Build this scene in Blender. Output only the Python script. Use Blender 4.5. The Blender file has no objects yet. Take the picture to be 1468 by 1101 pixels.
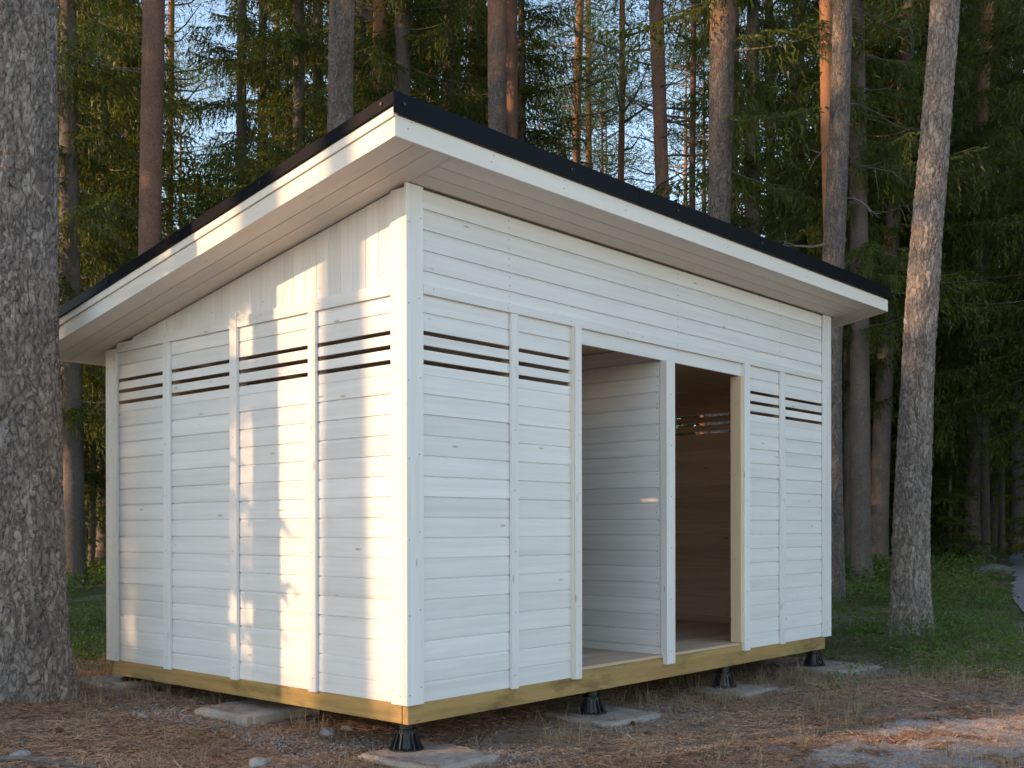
import bpy, math, random
import numpy as np
from mathutils import Vector, Matrix

sc = bpy.context.scene
col = sc.collection
R = math.radians
rng = np.random.default_rng(7)
random.seed(7)

# ------------------------------------------------------------------ camera
F_PX = 1571.85                      # focal length in pixels of a 1468 px wide picture
CAM = np.array([-3.9728, -4.2853, 0.9442])
yaw, pitch, roll = R(41.691), R(-0.138), R(-0.10)
fw = np.array([math.cos(yaw)*math.cos(pitch), math.sin(yaw)*math.cos(pitch), math.sin(pitch)])
rt = np.array([math.sin(yaw), -math.cos(yaw), 0.0]); up = np.cross(rt, fw)
rt, up = rt*math.cos(roll)+up*math.sin(roll), -rt*math.sin(roll)+up*math.cos(roll)
cd = bpy.data.cameras.new('camera'); cam = bpy.data.objects.new('camera', cd); col.objects.link(cam)
m = Matrix.Identity(4)
for i in range(3):
    m[i][0], m[i][1], m[i][2], m[i][3] = rt[i], up[i], -fw[i], CAM[i]
cam.matrix_world = m
cd.sensor_width = 36; cd.lens = F_PX/1468*36; cd.shift_y = 209.995/1468
cd.clip_start = 0.05; cd.clip_end = 2000
sc.camera = cam

# ------------------------------------------------------------------ light
SUN = Vector((-1.0, 0.55, 0.355)).normalized()         # towards the sun
w = bpy.data.worlds.new('World'); sc.world = w; w.use_nodes = True
nt = w.node_tree; nt.nodes.clear()
sky = nt.nodes.new('ShaderNodeTexSky'); sky.sky_type = 'NISHITA'; sky.sun_disc = False
sky.sun_elevation = math.asin(SUN.z); sky.sun_rotation = math.atan2(SUN.x, SUN.y) % (2*math.pi)
sky.air_density = 1.0; sky.dust_density = 0.3; sky.ozone_density = 1.8
bg = nt.nodes.new('ShaderNodeBackground'); bg.inputs[1].default_value = 0.15
wo = nt.nodes.new('ShaderNodeOutputWorld')
tn = nt.nodes.new('ShaderNodeMix'); tn.data_type = 'RGBA'; tn.blend_type = 'MULTIPLY'; tn.inputs[0].default_value = 1.0
tn.inputs[7].default_value = (1.13, 1.0, 0.90, 1)        # the camera's daylight white balance, slightly warm
nt.links.new(sky.outputs[0], tn.inputs[6]); nt.links.new(tn.outputs[2], bg.inputs[0]); nt.links.new(bg.outputs[0], wo.inputs[0])
sl = bpy.data.lights.new('sun', 'SUN'); sl.energy = 2.1; sl.angle = R(0.5); sl.color = (1.0, 0.60, 0.31)
so = bpy.data.objects.new('sun', sl); col.objects.link(so); so.location = (-30, 16, 20)
so.rotation_mode = 'QUATERNION'; so.rotation_quaternion = SUN.to_track_quat('Z', 'Y')
sc.view_settings.view_transform = 'Standard'; sc.view_settings.look = 'None'
sc.view_settings.gamma = 1; sc.view_settings.use_curve_mapping = False
sc.view_settings.exposure = 1.6

# ------------------------------------------------------------------ helpers
def tag(o, label=None, cat=None, group=None, kind=None):
    if label: o['label'] = label
    if cat: o['category'] = cat
    if group: o['group'] = group
    if kind: o['kind'] = kind
    return o

def empty(name, loc=(0, 0, 0), rz=0.0):
    o = bpy.data.objects.new(name, None); col.objects.link(o)
    o.location = loc; o.rotation_euler = (0, 0, rz); o.empty_display_size = .1
    return o

def link(name, me, parent=None, loc=None, mat=None):
    o = bpy.data.objects.new(name, me); col.objects.link(o)
    if mat is not None and not me.materials: me.materials.append(mat)
    if parent is not None: o.parent = parent
    if loc is not None: o.location = loc
    return o

def np_mesh(name, V, Fc, mats=(), smooth=False, midx=None):
    """V (n,3); Fc (m,3) or (m,4) array"""
    V = np.asarray(V, np.float32); Fc = np.asarray(Fc, np.int32)
    me = bpy.data.meshes.new(name)
    k = Fc.shape[1]; n = len(Fc)
    me.vertices.add(len(V)); me.vertices.foreach_set('co', V.ravel())
    me.loops.add(n*k); me.loops.foreach_set('vertex_index', Fc.ravel())
    me.polygons.add(n)
    me.polygons.foreach_set('loop_start', np.arange(0, n*k, k, dtype=np.int32))
    me.polygons.foreach_set('loop_total', np.full(n, k, np.int32))
    if smooth: me.polygons.foreach_set('use_smooth', np.ones(n, bool))
    for mm in mats: me.materials.append(mm)
    if midx is not None: me.polygons.foreach_set('material_index', np.asarray(midx, np.int32))
    me.update(calc_edges=True); me.validate()
    return me

class MB:
    """collects simple solids in one mesh"""
    def __init__(s): s.v = []; s.f = []; s.m = []
    def add(s, V, Fc, mi=0):
        b = len(s.v); s.v += [tuple(p) for p in V]; s.f += [tuple(b+i for i in f) for f in Fc]; s.m += [mi]*len(Fc)
    def box(s, x0, x1, y0, y1, z0, z1, mi=0):
        V = [(x, y, z) for x in (x0, x1) for y in (y0, y1) for z in (z0, z1)]
        s.add(V, [(0, 1, 3, 2), (4, 6, 7, 5), (0, 4, 5, 1), (2, 3, 7, 6), (0, 2, 6, 4), (1, 5, 7, 3)], mi)
    def hexa(s, V, mi=0):   # V ordered as in box
        s.add(V, [(0, 1, 3, 2), (4, 6, 7, 5), (0, 4, 5, 1), (2, 3, 7, 6), (0, 2, 6, 4), (1, 5, 7, 3)], mi)
    def mesh(s, name, mats):
        me = bpy.data.meshes.new(name); me.from_pydata(s.v, [], s.f)
        for mm in mats: me.materials.append(mm)
        me.polygons.foreach_set('material_index', s.m); me.update()
        return me
    def build(s, name, mats, parent=None, bevel=0.0):
        me = s.mesh(name, mats if isinstance(mats, (list, tuple)) else [mats])
        o = link(name, me, parent)
        if bevel: bev(o, bevel)
        return o

def bev(o, wd, seg=1):
    b = o.modifiers.new('bevel', 'BEVEL'); b.width = wd; b.segments = seg; b.limit_method = 'ANGLE'; b.angle_limit = R(40)

def hsh(a, b, c=0, s=0):
    h = (a.astype(np.int64)*374761393 + b.astype(np.int64)*668265263 + np.asarray(c).astype(np.int64)*2147483647 + s*974634777) & 0xffffffff
    h = ((h ^ (h >> 13))*1274126177) & 0xffffffff
    h = (h ^ (h >> 16)) & 0xffffff
    return h/float(0xffffff)

def vnoise(x, y, s=0):
    xi = np.floor(x); yi = np.floor(y); fx = x-xi; fy = y-yi
    fx = fx*fx*(3-2*fx); fy = fy*fy*(3-2*fy)
    a = hsh(xi, yi, 0, s); b = hsh(xi+1, yi, 0, s); c = hsh(xi, yi+1, 0, s); d = hsh(xi+1, yi+1, 0, s)
    return (a*(1-fx)+b*fx)*(1-fy)+(c*(1-fx)+d*fx)*fy

def fbm(x, y, s=0, o=4):
    r = 0; a = 1.0; t = 0
    for i in range(o):
        r = r+a*vnoise(x*2**i+17*i, y*2**i+31*i, s+i); t += a; a *= .5
    return r/t

def pix(u, v, depth):
    """the point that far in front of the camera, measured along the ground"""
    d = fw + rt*(u-734)/F_PX - up*(v-760.5)/F_PX
    return CAM + d*depth

# ------------------------------------------------------------------ materials
def mat(name):
    mm = bpy.data.materials.new(name); mm.use_nodes = True
    n = mm.node_tree.nodes; n.clear()
    out = n.new('ShaderNodeOutputMaterial'); b = n.new('ShaderNodeBsdfPrincipled')
    mm.node_tree.links.new(b.outputs[0], out.inputs[0])
    return mm, mm.node_tree, b, out

def N(t, typ, **k):
    n = t.nodes.new(typ)
    for a, b in k.items():
        if a.startswith('i_'):
            key = a[2:]; key = int(key) if key.isdigit() else key.replace('_', ' ')
            n.inputs[key].default_value = b
        else: setattr(n, a, b)
    return n

def ramp(t, fac, stops):
    r = t.nodes.new('ShaderNodeValToRGB'); e = r.color_ramp.elements
    while len(e) < len(stops): e.new(.5)
    for i, (p, c) in enumerate(stops):
        e[i].position = p; e[i].color = (*c, 1) if len(c) == 3 else c
    t.links.new(fac, r.inputs[0]); return r.outputs[0]

def mix(t, fac, a, b, blend='MIX'):
    n = t.nodes.new('ShaderNodeMix'); n.data_type = 'RGBA'; n.blend_type = blend
    for sock, val in ((n.inputs[0], fac), (n.inputs[6], a), (n.inputs[7], b)):
        if isinstance(val, (int, float)): sock.default_value = val
        elif isinstance(val, tuple): sock.default_value = (*val, 1)
        else: t.links.new(val, sock)
    return n.outputs[2]

def coords(t, scale, rnd=True, src='Object'):
    tc = t.nodes.new('ShaderNodeTexCoord'); v = tc.outputs[src]
    if rnd:
        oi = t.nodes.new('ShaderNodeObjectInfo')
        mu = N(t, 'ShaderNodeMath', operation='MULTIPLY'); mu.inputs[1].default_value = 37.0
        t.links.new(oi.outputs['Random'], mu.inputs[0])
        ad = N(t, 'ShaderNodeVectorMath', operation='ADD'); t.links.new(v, ad.inputs[0]); t.links.new(mu.outputs[0], ad.inputs[1]); v = ad.outputs[0]
    mp = t.nodes.new('ShaderNodeMapping'); mp.inputs['Scale'].default_value = scale
    t.links.new(v, mp.inputs[0]); return mp.outputs[0]

def noise(t, vec, scale, detail=4, rough=.55, out='Fac', dist=0):
    n = N(t, 'ShaderNodeTexNoise'); n.inputs['Scale'].default_value = scale; n.inputs['Detail'].default_value = detail
    n.inputs['Roughness'].default_value = rough; n.inputs['Distortion'].default_value = dist
    if vec is not None: t.links.new(vec, n.inputs['Vector'])
    return n.outputs[out]

def bump(t, b, h, strength, dist):
    n = t.nodes.new('ShaderNodeBump'); n.inputs['Strength'].default_value = strength; n.inputs['Distance'].default_value = dist
    t.links.new(h, n.inputs['Height']); t.links.new(n.outputs[0], b.inputs['Normal']); return n

def wood(name, base, dark, knot, knot_amt, rough=.6, scale=1.0, rnd_amt=.08, streak=.5):
    """grain runs along local X"""
    mm, t, b, o = mat(name)
    g = noise(t, coords(t, (1.3*scale, 34*scale, 34*scale)), 1.0, 6, .6, dist=.4)
    g2 = noise(t, coords(t, (.5, 8, 8)), 1.0, 3, .5)
    c = ramp(t, g, [(.30, dark), (.62, base)])
    c = mix(t, streak, c, ramp(t, g2, [(.35, tuple(x*.86 for x in base)), (.65, base)]), 'MIX')
    vo = N(t, 'ShaderNodeTexVoronoi', feature='F1'); t.links.new(coords(t, (3.2, 13, 13)), vo.inputs['Vector']); vo.inputs['Scale'].default_value = 1
    k = ramp(t, vo.outputs['Distance'], [(.05, (1, 1, 1)), (.11, (0, 0, 0))])
    sp = t.nodes.new('ShaderNodeSeparateColor'); t.links.new(vo.outputs['Color'], sp.inputs[0])
    gt = N(t, 'ShaderNodeMath', operation='GREATER_THAN'); gt.inputs[1].default_value = .5; t.links.new(sp.outputs[0], gt.inputs[0])
    ml = N(t, 'ShaderNodeMath', operation='MULTIPLY'); t.links.new(k, ml.inputs[0]); t.links.new(gt.outputs[0], ml.inputs[1])
    ml2 = N(t, 'ShaderNodeMath', operation='MULTIPLY'); t.links.new(ml.outputs[0], ml2.inputs[0]); ml2.inputs[1].default_value = knot_amt
    c = mix(t, ml2.outputs[0], c, knot)
    oi = t.nodes.new('ShaderNodeObjectInfo')
    rv = ramp(t, oi.outputs['Random'], [(0, (1-rnd_amt,)*3), (1, (1+rnd_amt*.3,)*3)])
    c = mix(t, 1.0, c, rv, 'MULTIPLY')
    t.links.new(c, b.inputs['Base Color']); b.inputs['Roughness'].default_value = rough
    bump(t, b, g, .35, .0015)
    return mm

M_WHITE = wood('white_glazed_wood', (.82, .81, .785), (.665, .645, .605), (.44, .34, .23), .8, .5, rnd_amt=.08)
M_FASCIA = wood('fascia_glazed_wood', (.83, .78, .69), (.74, .68, .58), (.46, .36, .25), .6, .5)
M_CREAM = wood('cream_primed_wood', (.80, .73, .60), (.70, .62, .48), (.50, .36, .22), .5, .55)
M_SOFFIT = wood('soffit_glazed_wood', (.82, .735, .62), (.74, .645, .525), (.50, .40, .28), .5, .55)
M_RAW = wood('raw_pine', (.70, .49, .35), (.42, .26, .17), (.14, .07, .035), .7, .7, rnd_amt=.22)
M_STUD = wood('planed_pine_stud', (.72, .55, .36), (.60, .42, .25), (.30, .17, .09), .8, .6)
M_FLOOR = wood('floor_pine', (.66, .48, .33), (.42, .27, .17), (.16, .09, .05), .8, .65, rnd_amt=.18)
M_BEAM = wood('treated_beam_wood', (.47, .305, .125), (.26, .145, .05), (.11, .055, .022), .95, .6, rnd_amt=.1, scale=.7, streak=.25)
_t = M_BEAM.node_tree; _b = [n for n in _t.nodes if n.type == 'BSDF_PRINCIPLED'][0]; _src = _b.inputs['Base Color'].links[0].from_socket
_n = noise(_t, coords(_t, (2.2, 7, 7)), 1.0, 5, .65)          # greenish and brown stains of the treatment
_t.links.new(mix(_t, 1.0, _src, ramp(_t, _n, [(.34, (.56, .50, .42)), (.48, (.95, 1.0, .82)), (.66, (1.15, 1.05, .95))]), 'MULTIPLY'), _b.inputs['Base Color'])

def plain(name, colr, rough=.5, metal=0.0, nscale=0, namt=.15, bmp=0, spec=None):
    mm, t, b, o = mat(name)
    b.inputs['Roughness'].default_value = rough; b.inputs['Metallic'].default_value = metal
    if spec is not None: b.inputs['Specular IOR Level'].default_value = spec
    if nscale:
        n = noise(t, coords(t, (1, 1, 1)), nscale, 5)
        c = ramp(t, n, [(.3, tuple(x*(1-namt) for x in colr)), (.7, tuple(min(1, x*(1+namt)) for x in colr))])
        t.links.new(c, b.inputs['Base Color'])
        if bmp: bump(t, b, n, .5, bmp)
    else: b.inputs['Base Color'].default_value = (*colr, 1)
    return mm
M_METAL = plain('black_coated_steel', (.004, .005, .008), .40, 0.0, 30, .1, spec=.06)
M_ROOF = plain('black_roof_felt', (.02, .02, .022), .8, 0, 60, .3)
M_SCREW = plain('dark_screw_head', (.03, .03, .035), .4, .6)
M_NAIL = plain('nail_head', (.12, .11, .10), .5, .5)
M_PLASTIC = plain('black_plastic', (.016, .017, .02), .38, 0, 40, .15)
M_STONE = plain('pale_stone', (.27, .25, .23), .9, 0, 14, .45, .01)
M_STONE2 = plain('lichened_rock', (.13, .135, .115), .9, 0, 7, .5, .02)

def concrete():
    mm, t, b, o = mat('weathered_concrete')
    v = coords(t, (1, 1, 1))
    n1 = noise(t, v, 5, 6, .6); n2 = noise(t, v, 60, 4, .7)
    c = mix(t, .5, ramp(t, n1, [(.32, (.24, .19, .15)), (.66, (.46, .385, .32))]), ramp(t, n2, [(.3, (.22, .18, .15)), (.7, (.47, .405, .34))]))
    t.links.new(c, b.inputs['Base Color']); b.inputs['Roughness'].default_value = .9
    bump(t, b, n2, .6, .004); return mm
M_CONC = concrete()

def bark(name, lo, hi, plate, zswitch=None, upper=None, sc_=1.0, bd=.012, lichen=.0):
    """plated bark; with zswitch the bark turns thin and coppery above that height"""
    mm, t, b, o = mat(name)
    v = coords(t, (1, 1, .33))
    nz = noise(t, coords(t, (1, 1, .4)), 7*sc_, 3, out='Color')
    mv = N(t, 'ShaderNodeMix'); mv.data_type = 'VECTOR'; mv.inputs[0].default_value = .2
    t.links.new(v, mv.inputs[4]); t.links.new(nz, mv.inputs[5])
    vo = N(t, 'ShaderNodeTexVoronoi', feature='DISTANCE_TO_EDGE'); vo.inputs['Scale'].default_value = 27*sc_
    t.links.new(mv.outputs[1], vo.inputs['Vector'])
    vc = N(t, 'ShaderNodeTexVoronoi', feature='F1'); vc.inputs['Scale'].default_value = 27*sc_; t.links.new(mv.outputs[1], vc.inputs['Vector'])
    rm = N(t, 'ShaderNodeTexNoise'); rm.noise_type = 'RIDGED_MULTIFRACTAL'; rm.inputs['Scale'].default_value = 15*sc_; rm.inputs['Detail'].default_value = 7; rm.inputs['Roughness'].default_value = .62; rm.inputs['Distortion'].default_value = .5
    t.links.new(v, rm.inputs['Vector'])
    e1 = ramp(t, vo.outputs['Distance'], [(.0, (.10,)*3), (.15, (1, 1, 1))])
    e2 = ramp(t, rm.outputs['Fac'], [(.25, (1, 1, 1)), (.95, (.12,)*3)])
    edge = mix(t, .38, e1, e2)
    fine = noise(t, coords(t, (1, 1, .5)), 60*sc_, 5, .65)
    big = noise(t, coords(t, (1, 1, .6)), 3.5, 3)
    pc = mix(t, vc.outputs['Color'], plate, hi)
    sp = t.nodes.new('ShaderNodeSeparateColor'); t.links.new(vc.outputs['Color'], sp.inputs[0])
    pc = mix(t, sp.outputs[0], plate, hi)
    c = mix(t, edge, lo, pc)
    c = mix(t, 1.0, c, ramp(t, fine, [(.25, (.45, .45, .45)), (.7, (1.4, 1.4, 1.4))]), 'MULTIPLY')
    c = mix(t, 1.0, c, ramp(t, big, [(.3, (.78, .78, .8)), (.7, (1.15, 1.1, 1.05))]), 'MULTIPLY')
    if lichen:
        ln = noise(t, coords(t, (1, 1, .8)), 24, 5, .7)
        c = mix(t, ramp(t, ln, [(.60, (0, 0, 0)), (.68, (lichen,)*3)]), c, (.33, .34, .28))
    hgt = mix(t, .35, edge, fine)
    if zswitch is not None:
        tc = t.nodes.new('ShaderNodeTexCoord'); sx = t.nodes.new('ShaderNodeSeparateXYZ'); t.links.new(tc.outputs['Object'], sx.inputs[0])
        mr = N(t, 'ShaderNodeMapRange'); mr.inputs['From Min'].default_value = zswitch-1.5; mr.inputs['From Max'].default_value = zswitch+1.5
        ad = N(t, 'ShaderNodeMath', operation='MULTIPLY_ADD'); ad.inputs[1].default_value = 4.0; t.links.new(big, ad.inputs[0]); t.links.new(sx.outputs[2], ad.inputs[2])
        su = N(t, 'ShaderNodeMath', operation='SUBTRACT'); su.inputs[1].default_value = 2.0; t.links.new(ad.outputs[0], su.inputs[0])
        t.links.new(su.outputs[0], mr.inputs['Value'])
        uc = mix(t, fine, tuple(x*.55 for x in upper), tuple(min(1, x*1.35) for x in upper))
        uc = mix(t, ramp(t, vo.outputs['Distance'], [(0, (.6, .6, .6)), (.06, (0, 0, 0))]), uc, tuple(x*.4 for x in upper))
        c = mix(t, mr.outputs[0], c, uc)
        hgt = mix(t, mr.outputs[0], hgt, fine)
    t.links.new(c, b.inputs['Base Color']); b.inputs['Roughness'].default_value = .88
    bump(t, b, hgt, .9, bd); return mm

B_OLD = bark('old_pine_bark', (.060, .048, .041), (.31, .268, .235), (.175, .145, .125), sc_=.9, bd=.02, lichen=.5)
B_GREY = bark('grey_pine_bark', (.055, .046, .040), (.19, .158, .138), (.115, .095, .082), 9.0, (.42, .20, .10), sc_=1.0, bd=.02, lichen=.4)
B_RED = bark('reddish_pine_bark', (.11, .06, .045), (.24, .135, .098), (.18, .10, .073), 12.0, (.45, .20, .10), sc_=1.7, bd=.008)
B_ORANGE = bark('coppery_pine_bark', (.13, .085, .06), (.28, .18, .13), (.22, .135, .09), 3.0, (.36, .17, .085), sc_=1.6, bd=.006)
B_SPRUCE = bark('spruce_bark', (.06, .05, .045), (.20, .165, .145), (.14, .115, .10), sc_=2.2, bd=.008, lichen=.5)
B_TWIG = plain('dead_branch_bark', (.13, .11, .095), .9, 0, 20, .4)

def leaf(name, c0, c1, tr, trw=.35, rough=.5):
    mm, t, b, o = mat(name)
    v = coords(t, (1, 1, 1))
    n = noise(t, v, 1.4, 3); n2 = noise(t, v, 23, 2)
    c = mix(t, .5, ramp(t, n, [(.35, c0), (.65, c1)]), ramp(t, n2, [(.3, c0), (.7, c1)]))
    t.links.new(c, b.inputs['Base Color']); b.inputs['Roughness'].default_value = rough
    b.inputs['Specular IOR Level'].default_value = .25
    tl = t.nodes.new('ShaderNodeBsdfTranslucent'); tl.inputs[0].default_value = (*tr, 1)
    ms = t.nodes.new('ShaderNodeMixShader'); ms.inputs[0].default_value = trw
    t.links.new(b.outputs[0], ms.inputs[1]); t.links.new(tl.outputs[0], ms.inputs[2]); t.links.new(ms.outputs[0], o.inputs[0])
    return mm
L_SPRUCE = leaf('spruce_needles', (.007, .016, .006), (.085, .115, .018), (.46, .50, .05), .17)  # deep shade and sunlit tones put into the needle colour
L_PINE = leaf('pine_needles', (.014, .034, .014), (.08, .12, .035), (.40, .48, .07), .18)
L_BROAD = leaf('broad_leaves', (.045, .10, .020), (.085, .16, .030), (.20, .32, .05), .45)
L_BILB = leaf('bilberry_leaves', (.03, .065, .012), (.11, .17, .035), (.22, .34, .05), .28)
L_GRASS = leaf('grass_blades', (.09, .11, .035), (.19, .18, .08), (.20, .20, .08), .3)
L_STRAW = leaf('dry_grass', (.26, .20, .11), (.40, .32, .19), (.30, .24, .12), .25)
M_NEEDLE = leaf('fallen_needles', (.20, .095, .05), (.66, .42, .26), (.2, .12, .07), .1, .8)

def ground_mat():
    mm, t, b, o = mat('forest_floor')
    tc = t.nodes.new('ShaderNodeTexCoord'); P = tc.outputs['Object']
    att = N(t, 'ShaderNodeAttribute'); att.attribute_name = 'zone'; zs = t.nodes.new('ShaderNodeSeparateColor'); t.links.new(att.outputs['Color'], zs.inputs[0])
    n1 = noise(t, P, 1.3, 5, .6); n2 = noise(t, P, 14, 5, .7); n3 = noise(t, P, 75, 4, .75)
    litter = mix(t, n3, (.12, .056, .034), (.55, .31, .19))
    litter = mix(t, ramp(t, n1, [(.38, (0, 0, 0)), (.62, (1, 1, 1))]), litter, mix(t, n3, (.18, .13, .10), (.52, .42, .33)))
    litter = mix(t, ramp(t, n2, [(.40, (.75, .75, .75)), (.6, (0, 0, 0))]), litter, (.075, .038, .025))  # dark patches painted in as deep shade between the litter
    grit = mix(t, ramp(t, n3, [(.35, (0, 0, 0)), (.68, (1, 1, 1))]), (.20, .165, .15), (.52, .455, .41))
    moss = mix(t, n2, (.032, .052, .012), (.10, .125, .032))
    moss = mix(t, ramp(t, n1, [(.45, (0, 0, 0)), (.7, (.7, .7, .7))]), moss, litter)
    c = mix(t, zs.outputs[0], litter, grit)
    c = mix(t, zs.outputs[1], c, moss)
    t.links.new(c, b.inputs['Base Color']); b.inputs['Roughness'].default_value = .95
    b.inputs['Specular IOR Level'].default_value = .2
    bump(t, b, mix(t, .5, n2, n3), .8, .02); return mm
M_GROUND = ground_mat()
M_PATH = plain('worn_gravel_path', (.27, .25, .245), .95, 0, 45, .3, .01)

# ------------------------------------------------------------------ ground
RR = np.array([0, 5.5, 7.0, 8.5, 10.6, 14, 20, 30, 60, 120, 400.])
HH = np.array([-.30, -.285, -.26, -.22, -.17, -.05, .14, .33, .65, 1.0, 1.2])
def terrain(x, y, fine=True):
    x = np.asarray(x, float); y = np.asarray(y, float)
    r = np.hypot(x-CAM[0], y-CAM[1])
    h = np.interp(r, RR, HH)
    h = h + .11*np.exp(-((x+.9)**2+(y-2.9)**2)/2.2)
    # level bed under the shed
    dx = np.maximum(np.maximum(-.1-x, x-5.2), 0); dy = np.maximum(np.maximum(-.3-y, y-3.4), 0)
    d = np.hypot(dx, dy); k = np.clip(d/1.0, 0, 1); k = k*k*(3-2*k)
    bed = np.interp(y, [0, 1.5, 3.2], [-.302, -.215, -.18])
    h = bed*(1-k)+h*k
    if fine:
        h = h + (fbm(x*.9, y*.9, 3, 3)-.5)*.07*(.25+k*.75)*np.clip(r/8, .3, 3)
        near = np.clip((26-r)/12, 0, 1)
        h = h + (fbm(x*5, y*5, 11, 3)-.5)*.035*near + (fbm(x*28, y*28, 5, 3)-.5)*.018*near
    return h
def tz(x, y): return float(terrain(np.array([x]), np.array([y]))[0])

def zone(x, y):
    """R: grit, G: green cover"""
    dep = (x-CAM[0])*math.cos(yaw)+(y-CAM[1])*math.sin(yaw); lat = (x-CAM[0])*math.sin(yaw)-(y-CAM[1])*math.cos(yaw)
    n = fbm(x*1.1, y*1.1, 21, 4)
    g = np.clip((dep-(8.1+.35*np.abs(lat-1)*.2)+(n-.5)*4.0)/1.2, 0, 1)
    g = np.where((x > -.6) & (x < 5.4) & (y > -.6) & (y < 3.6), 0, g)
    a = np.clip((n-.47)*7+np.clip((lat-.2)*.55, -1, .9)*np.clip((7.4-dep)*1.2, -.5, 1), 0, 1)*np.clip((7.8-dep), 0, 1)
    a = a*(fbm(x*6, y*6, 40, 3) > .40)*np.clip(lat+.9, 0.12, 1)
    a = np.where(dep < 5.0, np.clip((5.0-dep)*1.5+a, 0, 1), a); g = np.where((dep < 4) & (lat > -14) & (dep > -30), 0, g)  # unseen foreground and ground behind camera set to pale grit for bounced light
    return a, g

def build_ground():
    ang = np.concatenate([np.linspace(-34, 34, 470), np.linspace(36, 324, 97)])
    ang = np.unique(np.round(ang, 5)); na = len(ang)
    rad = [1.2]
    while rad[-1] < 420:
        r = rad[-1]; rad.append(r + (.25 if r < 4.6 else .022 if r < 9.5 else .05 if r < 14 else .16 if r < 22 else r*.05))
    rad = np.array(rad); nr = len(rad)
    A, Q = np.meshgrid(np.radians(ang), rad)
    th = yaw - A
    X = CAM[0]+Q*np.cos(th); Y = CAM[1]+Q*np.sin(th); Z = terrain(X, Y)
    V = np.stack([X.ravel(), Y.ravel(), Z.ravel()], 1)
    V = np.vstack([V, [[CAM[0], CAM[1], -.3]]])
    i = np.arange(nr-1)[:, None]; j = np.arange(na)[None, :]; j2 = (j+1) % na
    Q4 = np.stack([i*na+j, i*na+j2, (i+1)*na+j2, (i+1)*na+j], -1).reshape(-1, 4)
    fan = np.stack([np.arange(na), np.arange(na), np.roll(np.arange(na), -1), np.full(na, nr*na)], 1)
    me = np_mesh('forest_floor', V, Q4[:, ::-1], [M_GROUND], True)
    a, g = zone(V[:, 0], V[:, 1])
    at = me.color_attributes.new('zone', 'FLOAT_COLOR', 'POINT')
    at.data.foreach_set('color', np.stack([a, g, a*0, a*0+1], 1).astype(np.float32).ravel())
    o = link('ground', me); tag(o, kind='structure')
    V2 = V[:na]; V2 = np.vstack([V2, V[-1:]]); T = np.stack([np.arange(na), np.roll(np.arange(na), -1), np.full(na, na)], 1)
    c = link('ground', np_mesh('ground_centre', V2, T, [M_GROUND], True)); tag(c, kind='structure')
build_ground()

def build_path():
    P = [(9.0, 10.5), (10.0, 7.9), (12, 6.75), (14.5, 7.6), (18.6, 9.45), (25, 12.4), (30, 14.9), (42, 21.0), (60, 30)]
    P = np.array(P); tt = np.linspace(0, len(P)-1, 90)
    dep = np.interp(tt, range(len(P)), P[:, 0]); lat = np.interp(tt, range(len(P)), P[:, 1])
    for _ in range(4):
        dep[1:-1] = (dep[:-2]+2*dep[1:-1]+dep[2:])/4; lat[1:-1] = (lat[:-2]+2*lat[1:-1]+lat[2:])/4
    f2 = np.array([math.cos(yaw), math.sin(yaw)]); r2 = np.array([math.sin(yaw), -math.cos(yaw)])
    C = CAM[:2]+dep[:, None]*f2+lat[:, None]*r2
    T = np.gradient(C, axis=0); T /= np.linalg.norm(T, axis=1)[:, None]; Nn = np.stack([-T[:, 1], T[:, 0]], 1)
    cols = []
    for k in np.linspace(-1, 1, 13):
        wv = .95+.12*(fbm(tt*2.3, tt*0+k, 9, 2)-.5)
        p = C+Nn*(k*wv)[:, None]
        z = np.maximum(terrain(C[:, 0], C[:, 1], False), terrain(p[:, 0], p[:, 1]))+.035-.05*abs(k)**6
        cols.append(np.column_stack([p, z]))
    V = np.stack(cols, 1).reshape(-1, 3); n = 13
    i = np.arange(89)[:, None]; j = np.arange(12)[None]
    Q = np.stack([i*n+j, i*n+j+1, (i+1)*n+j+1, (i+1)*n+j], -1).reshape(-1, 4)
    tag(link('path', np_mesh('path', V, Q, [M_PATH], True)), kind='structure')
build_path()

# ------------------------------------------------------------------ shed
H, S, D, W = 2.78, .1722, 3.19, 5.03
OS, OF, OB, WL = .388, .341, .34, .40
PITCH = .1115
shed = empty('garden_shed', (0, 0, 0))
tag(shed, 'white glazed timber shed with louvre slots, two open doorways and sloping black edged roof', 'shed')

# local board: length along X, outward face towards -Y, bottom at z=0
PROF = [(0, .0015), (0, .0985), (.0055, .1065), (.0093, .1075), (.0093, .1165), (.0165, .1165), (.0165, .110), (.020, .110), (.020, .008), (.0083, .008), (.0083, .0015)]
_bm = {}
def board_mesh(L, prof=None, key='full', zmax=None):
    k = (round(L, 4), key, zmax)
    if k in _bm: return _bm[k]
    pr = prof or PROF
    if zmax is not None: pr = [(d, min(z, zmax)) for d, z in pr]
    n = len(pr)
    V = [(0, d, z) for d, z in pr]+[(L, d, z) for d, z in pr]
    Fc = [(i, (i+1) % n, (i+1) % n+n, i+n) for i in range(n)]+[tuple(range(n))[::-1], tuple(range(n, 2*n))]
    me = bpy.data.meshes.new('board'); me.from_pydata(V, [], Fc)
    me.materials.append(M_WHITE); me.materials.append(M_RAW)
    mi = []
    for i in range(n):
        a, b2 = pr[i], pr[(i+1) % n]
        mi.append(1 if min(a[0], b2[0]) > .0115 or (a[0]+b2[0])/2 > .0145 else 0)
    mi += [0, 0]
    me.polygons.foreach_set('material_index', mi); me.update(); _bm[k] = me
    return me
def rect(h): return [(0, 0), (0, h), (.020, h), (.020, 0)]

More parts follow.
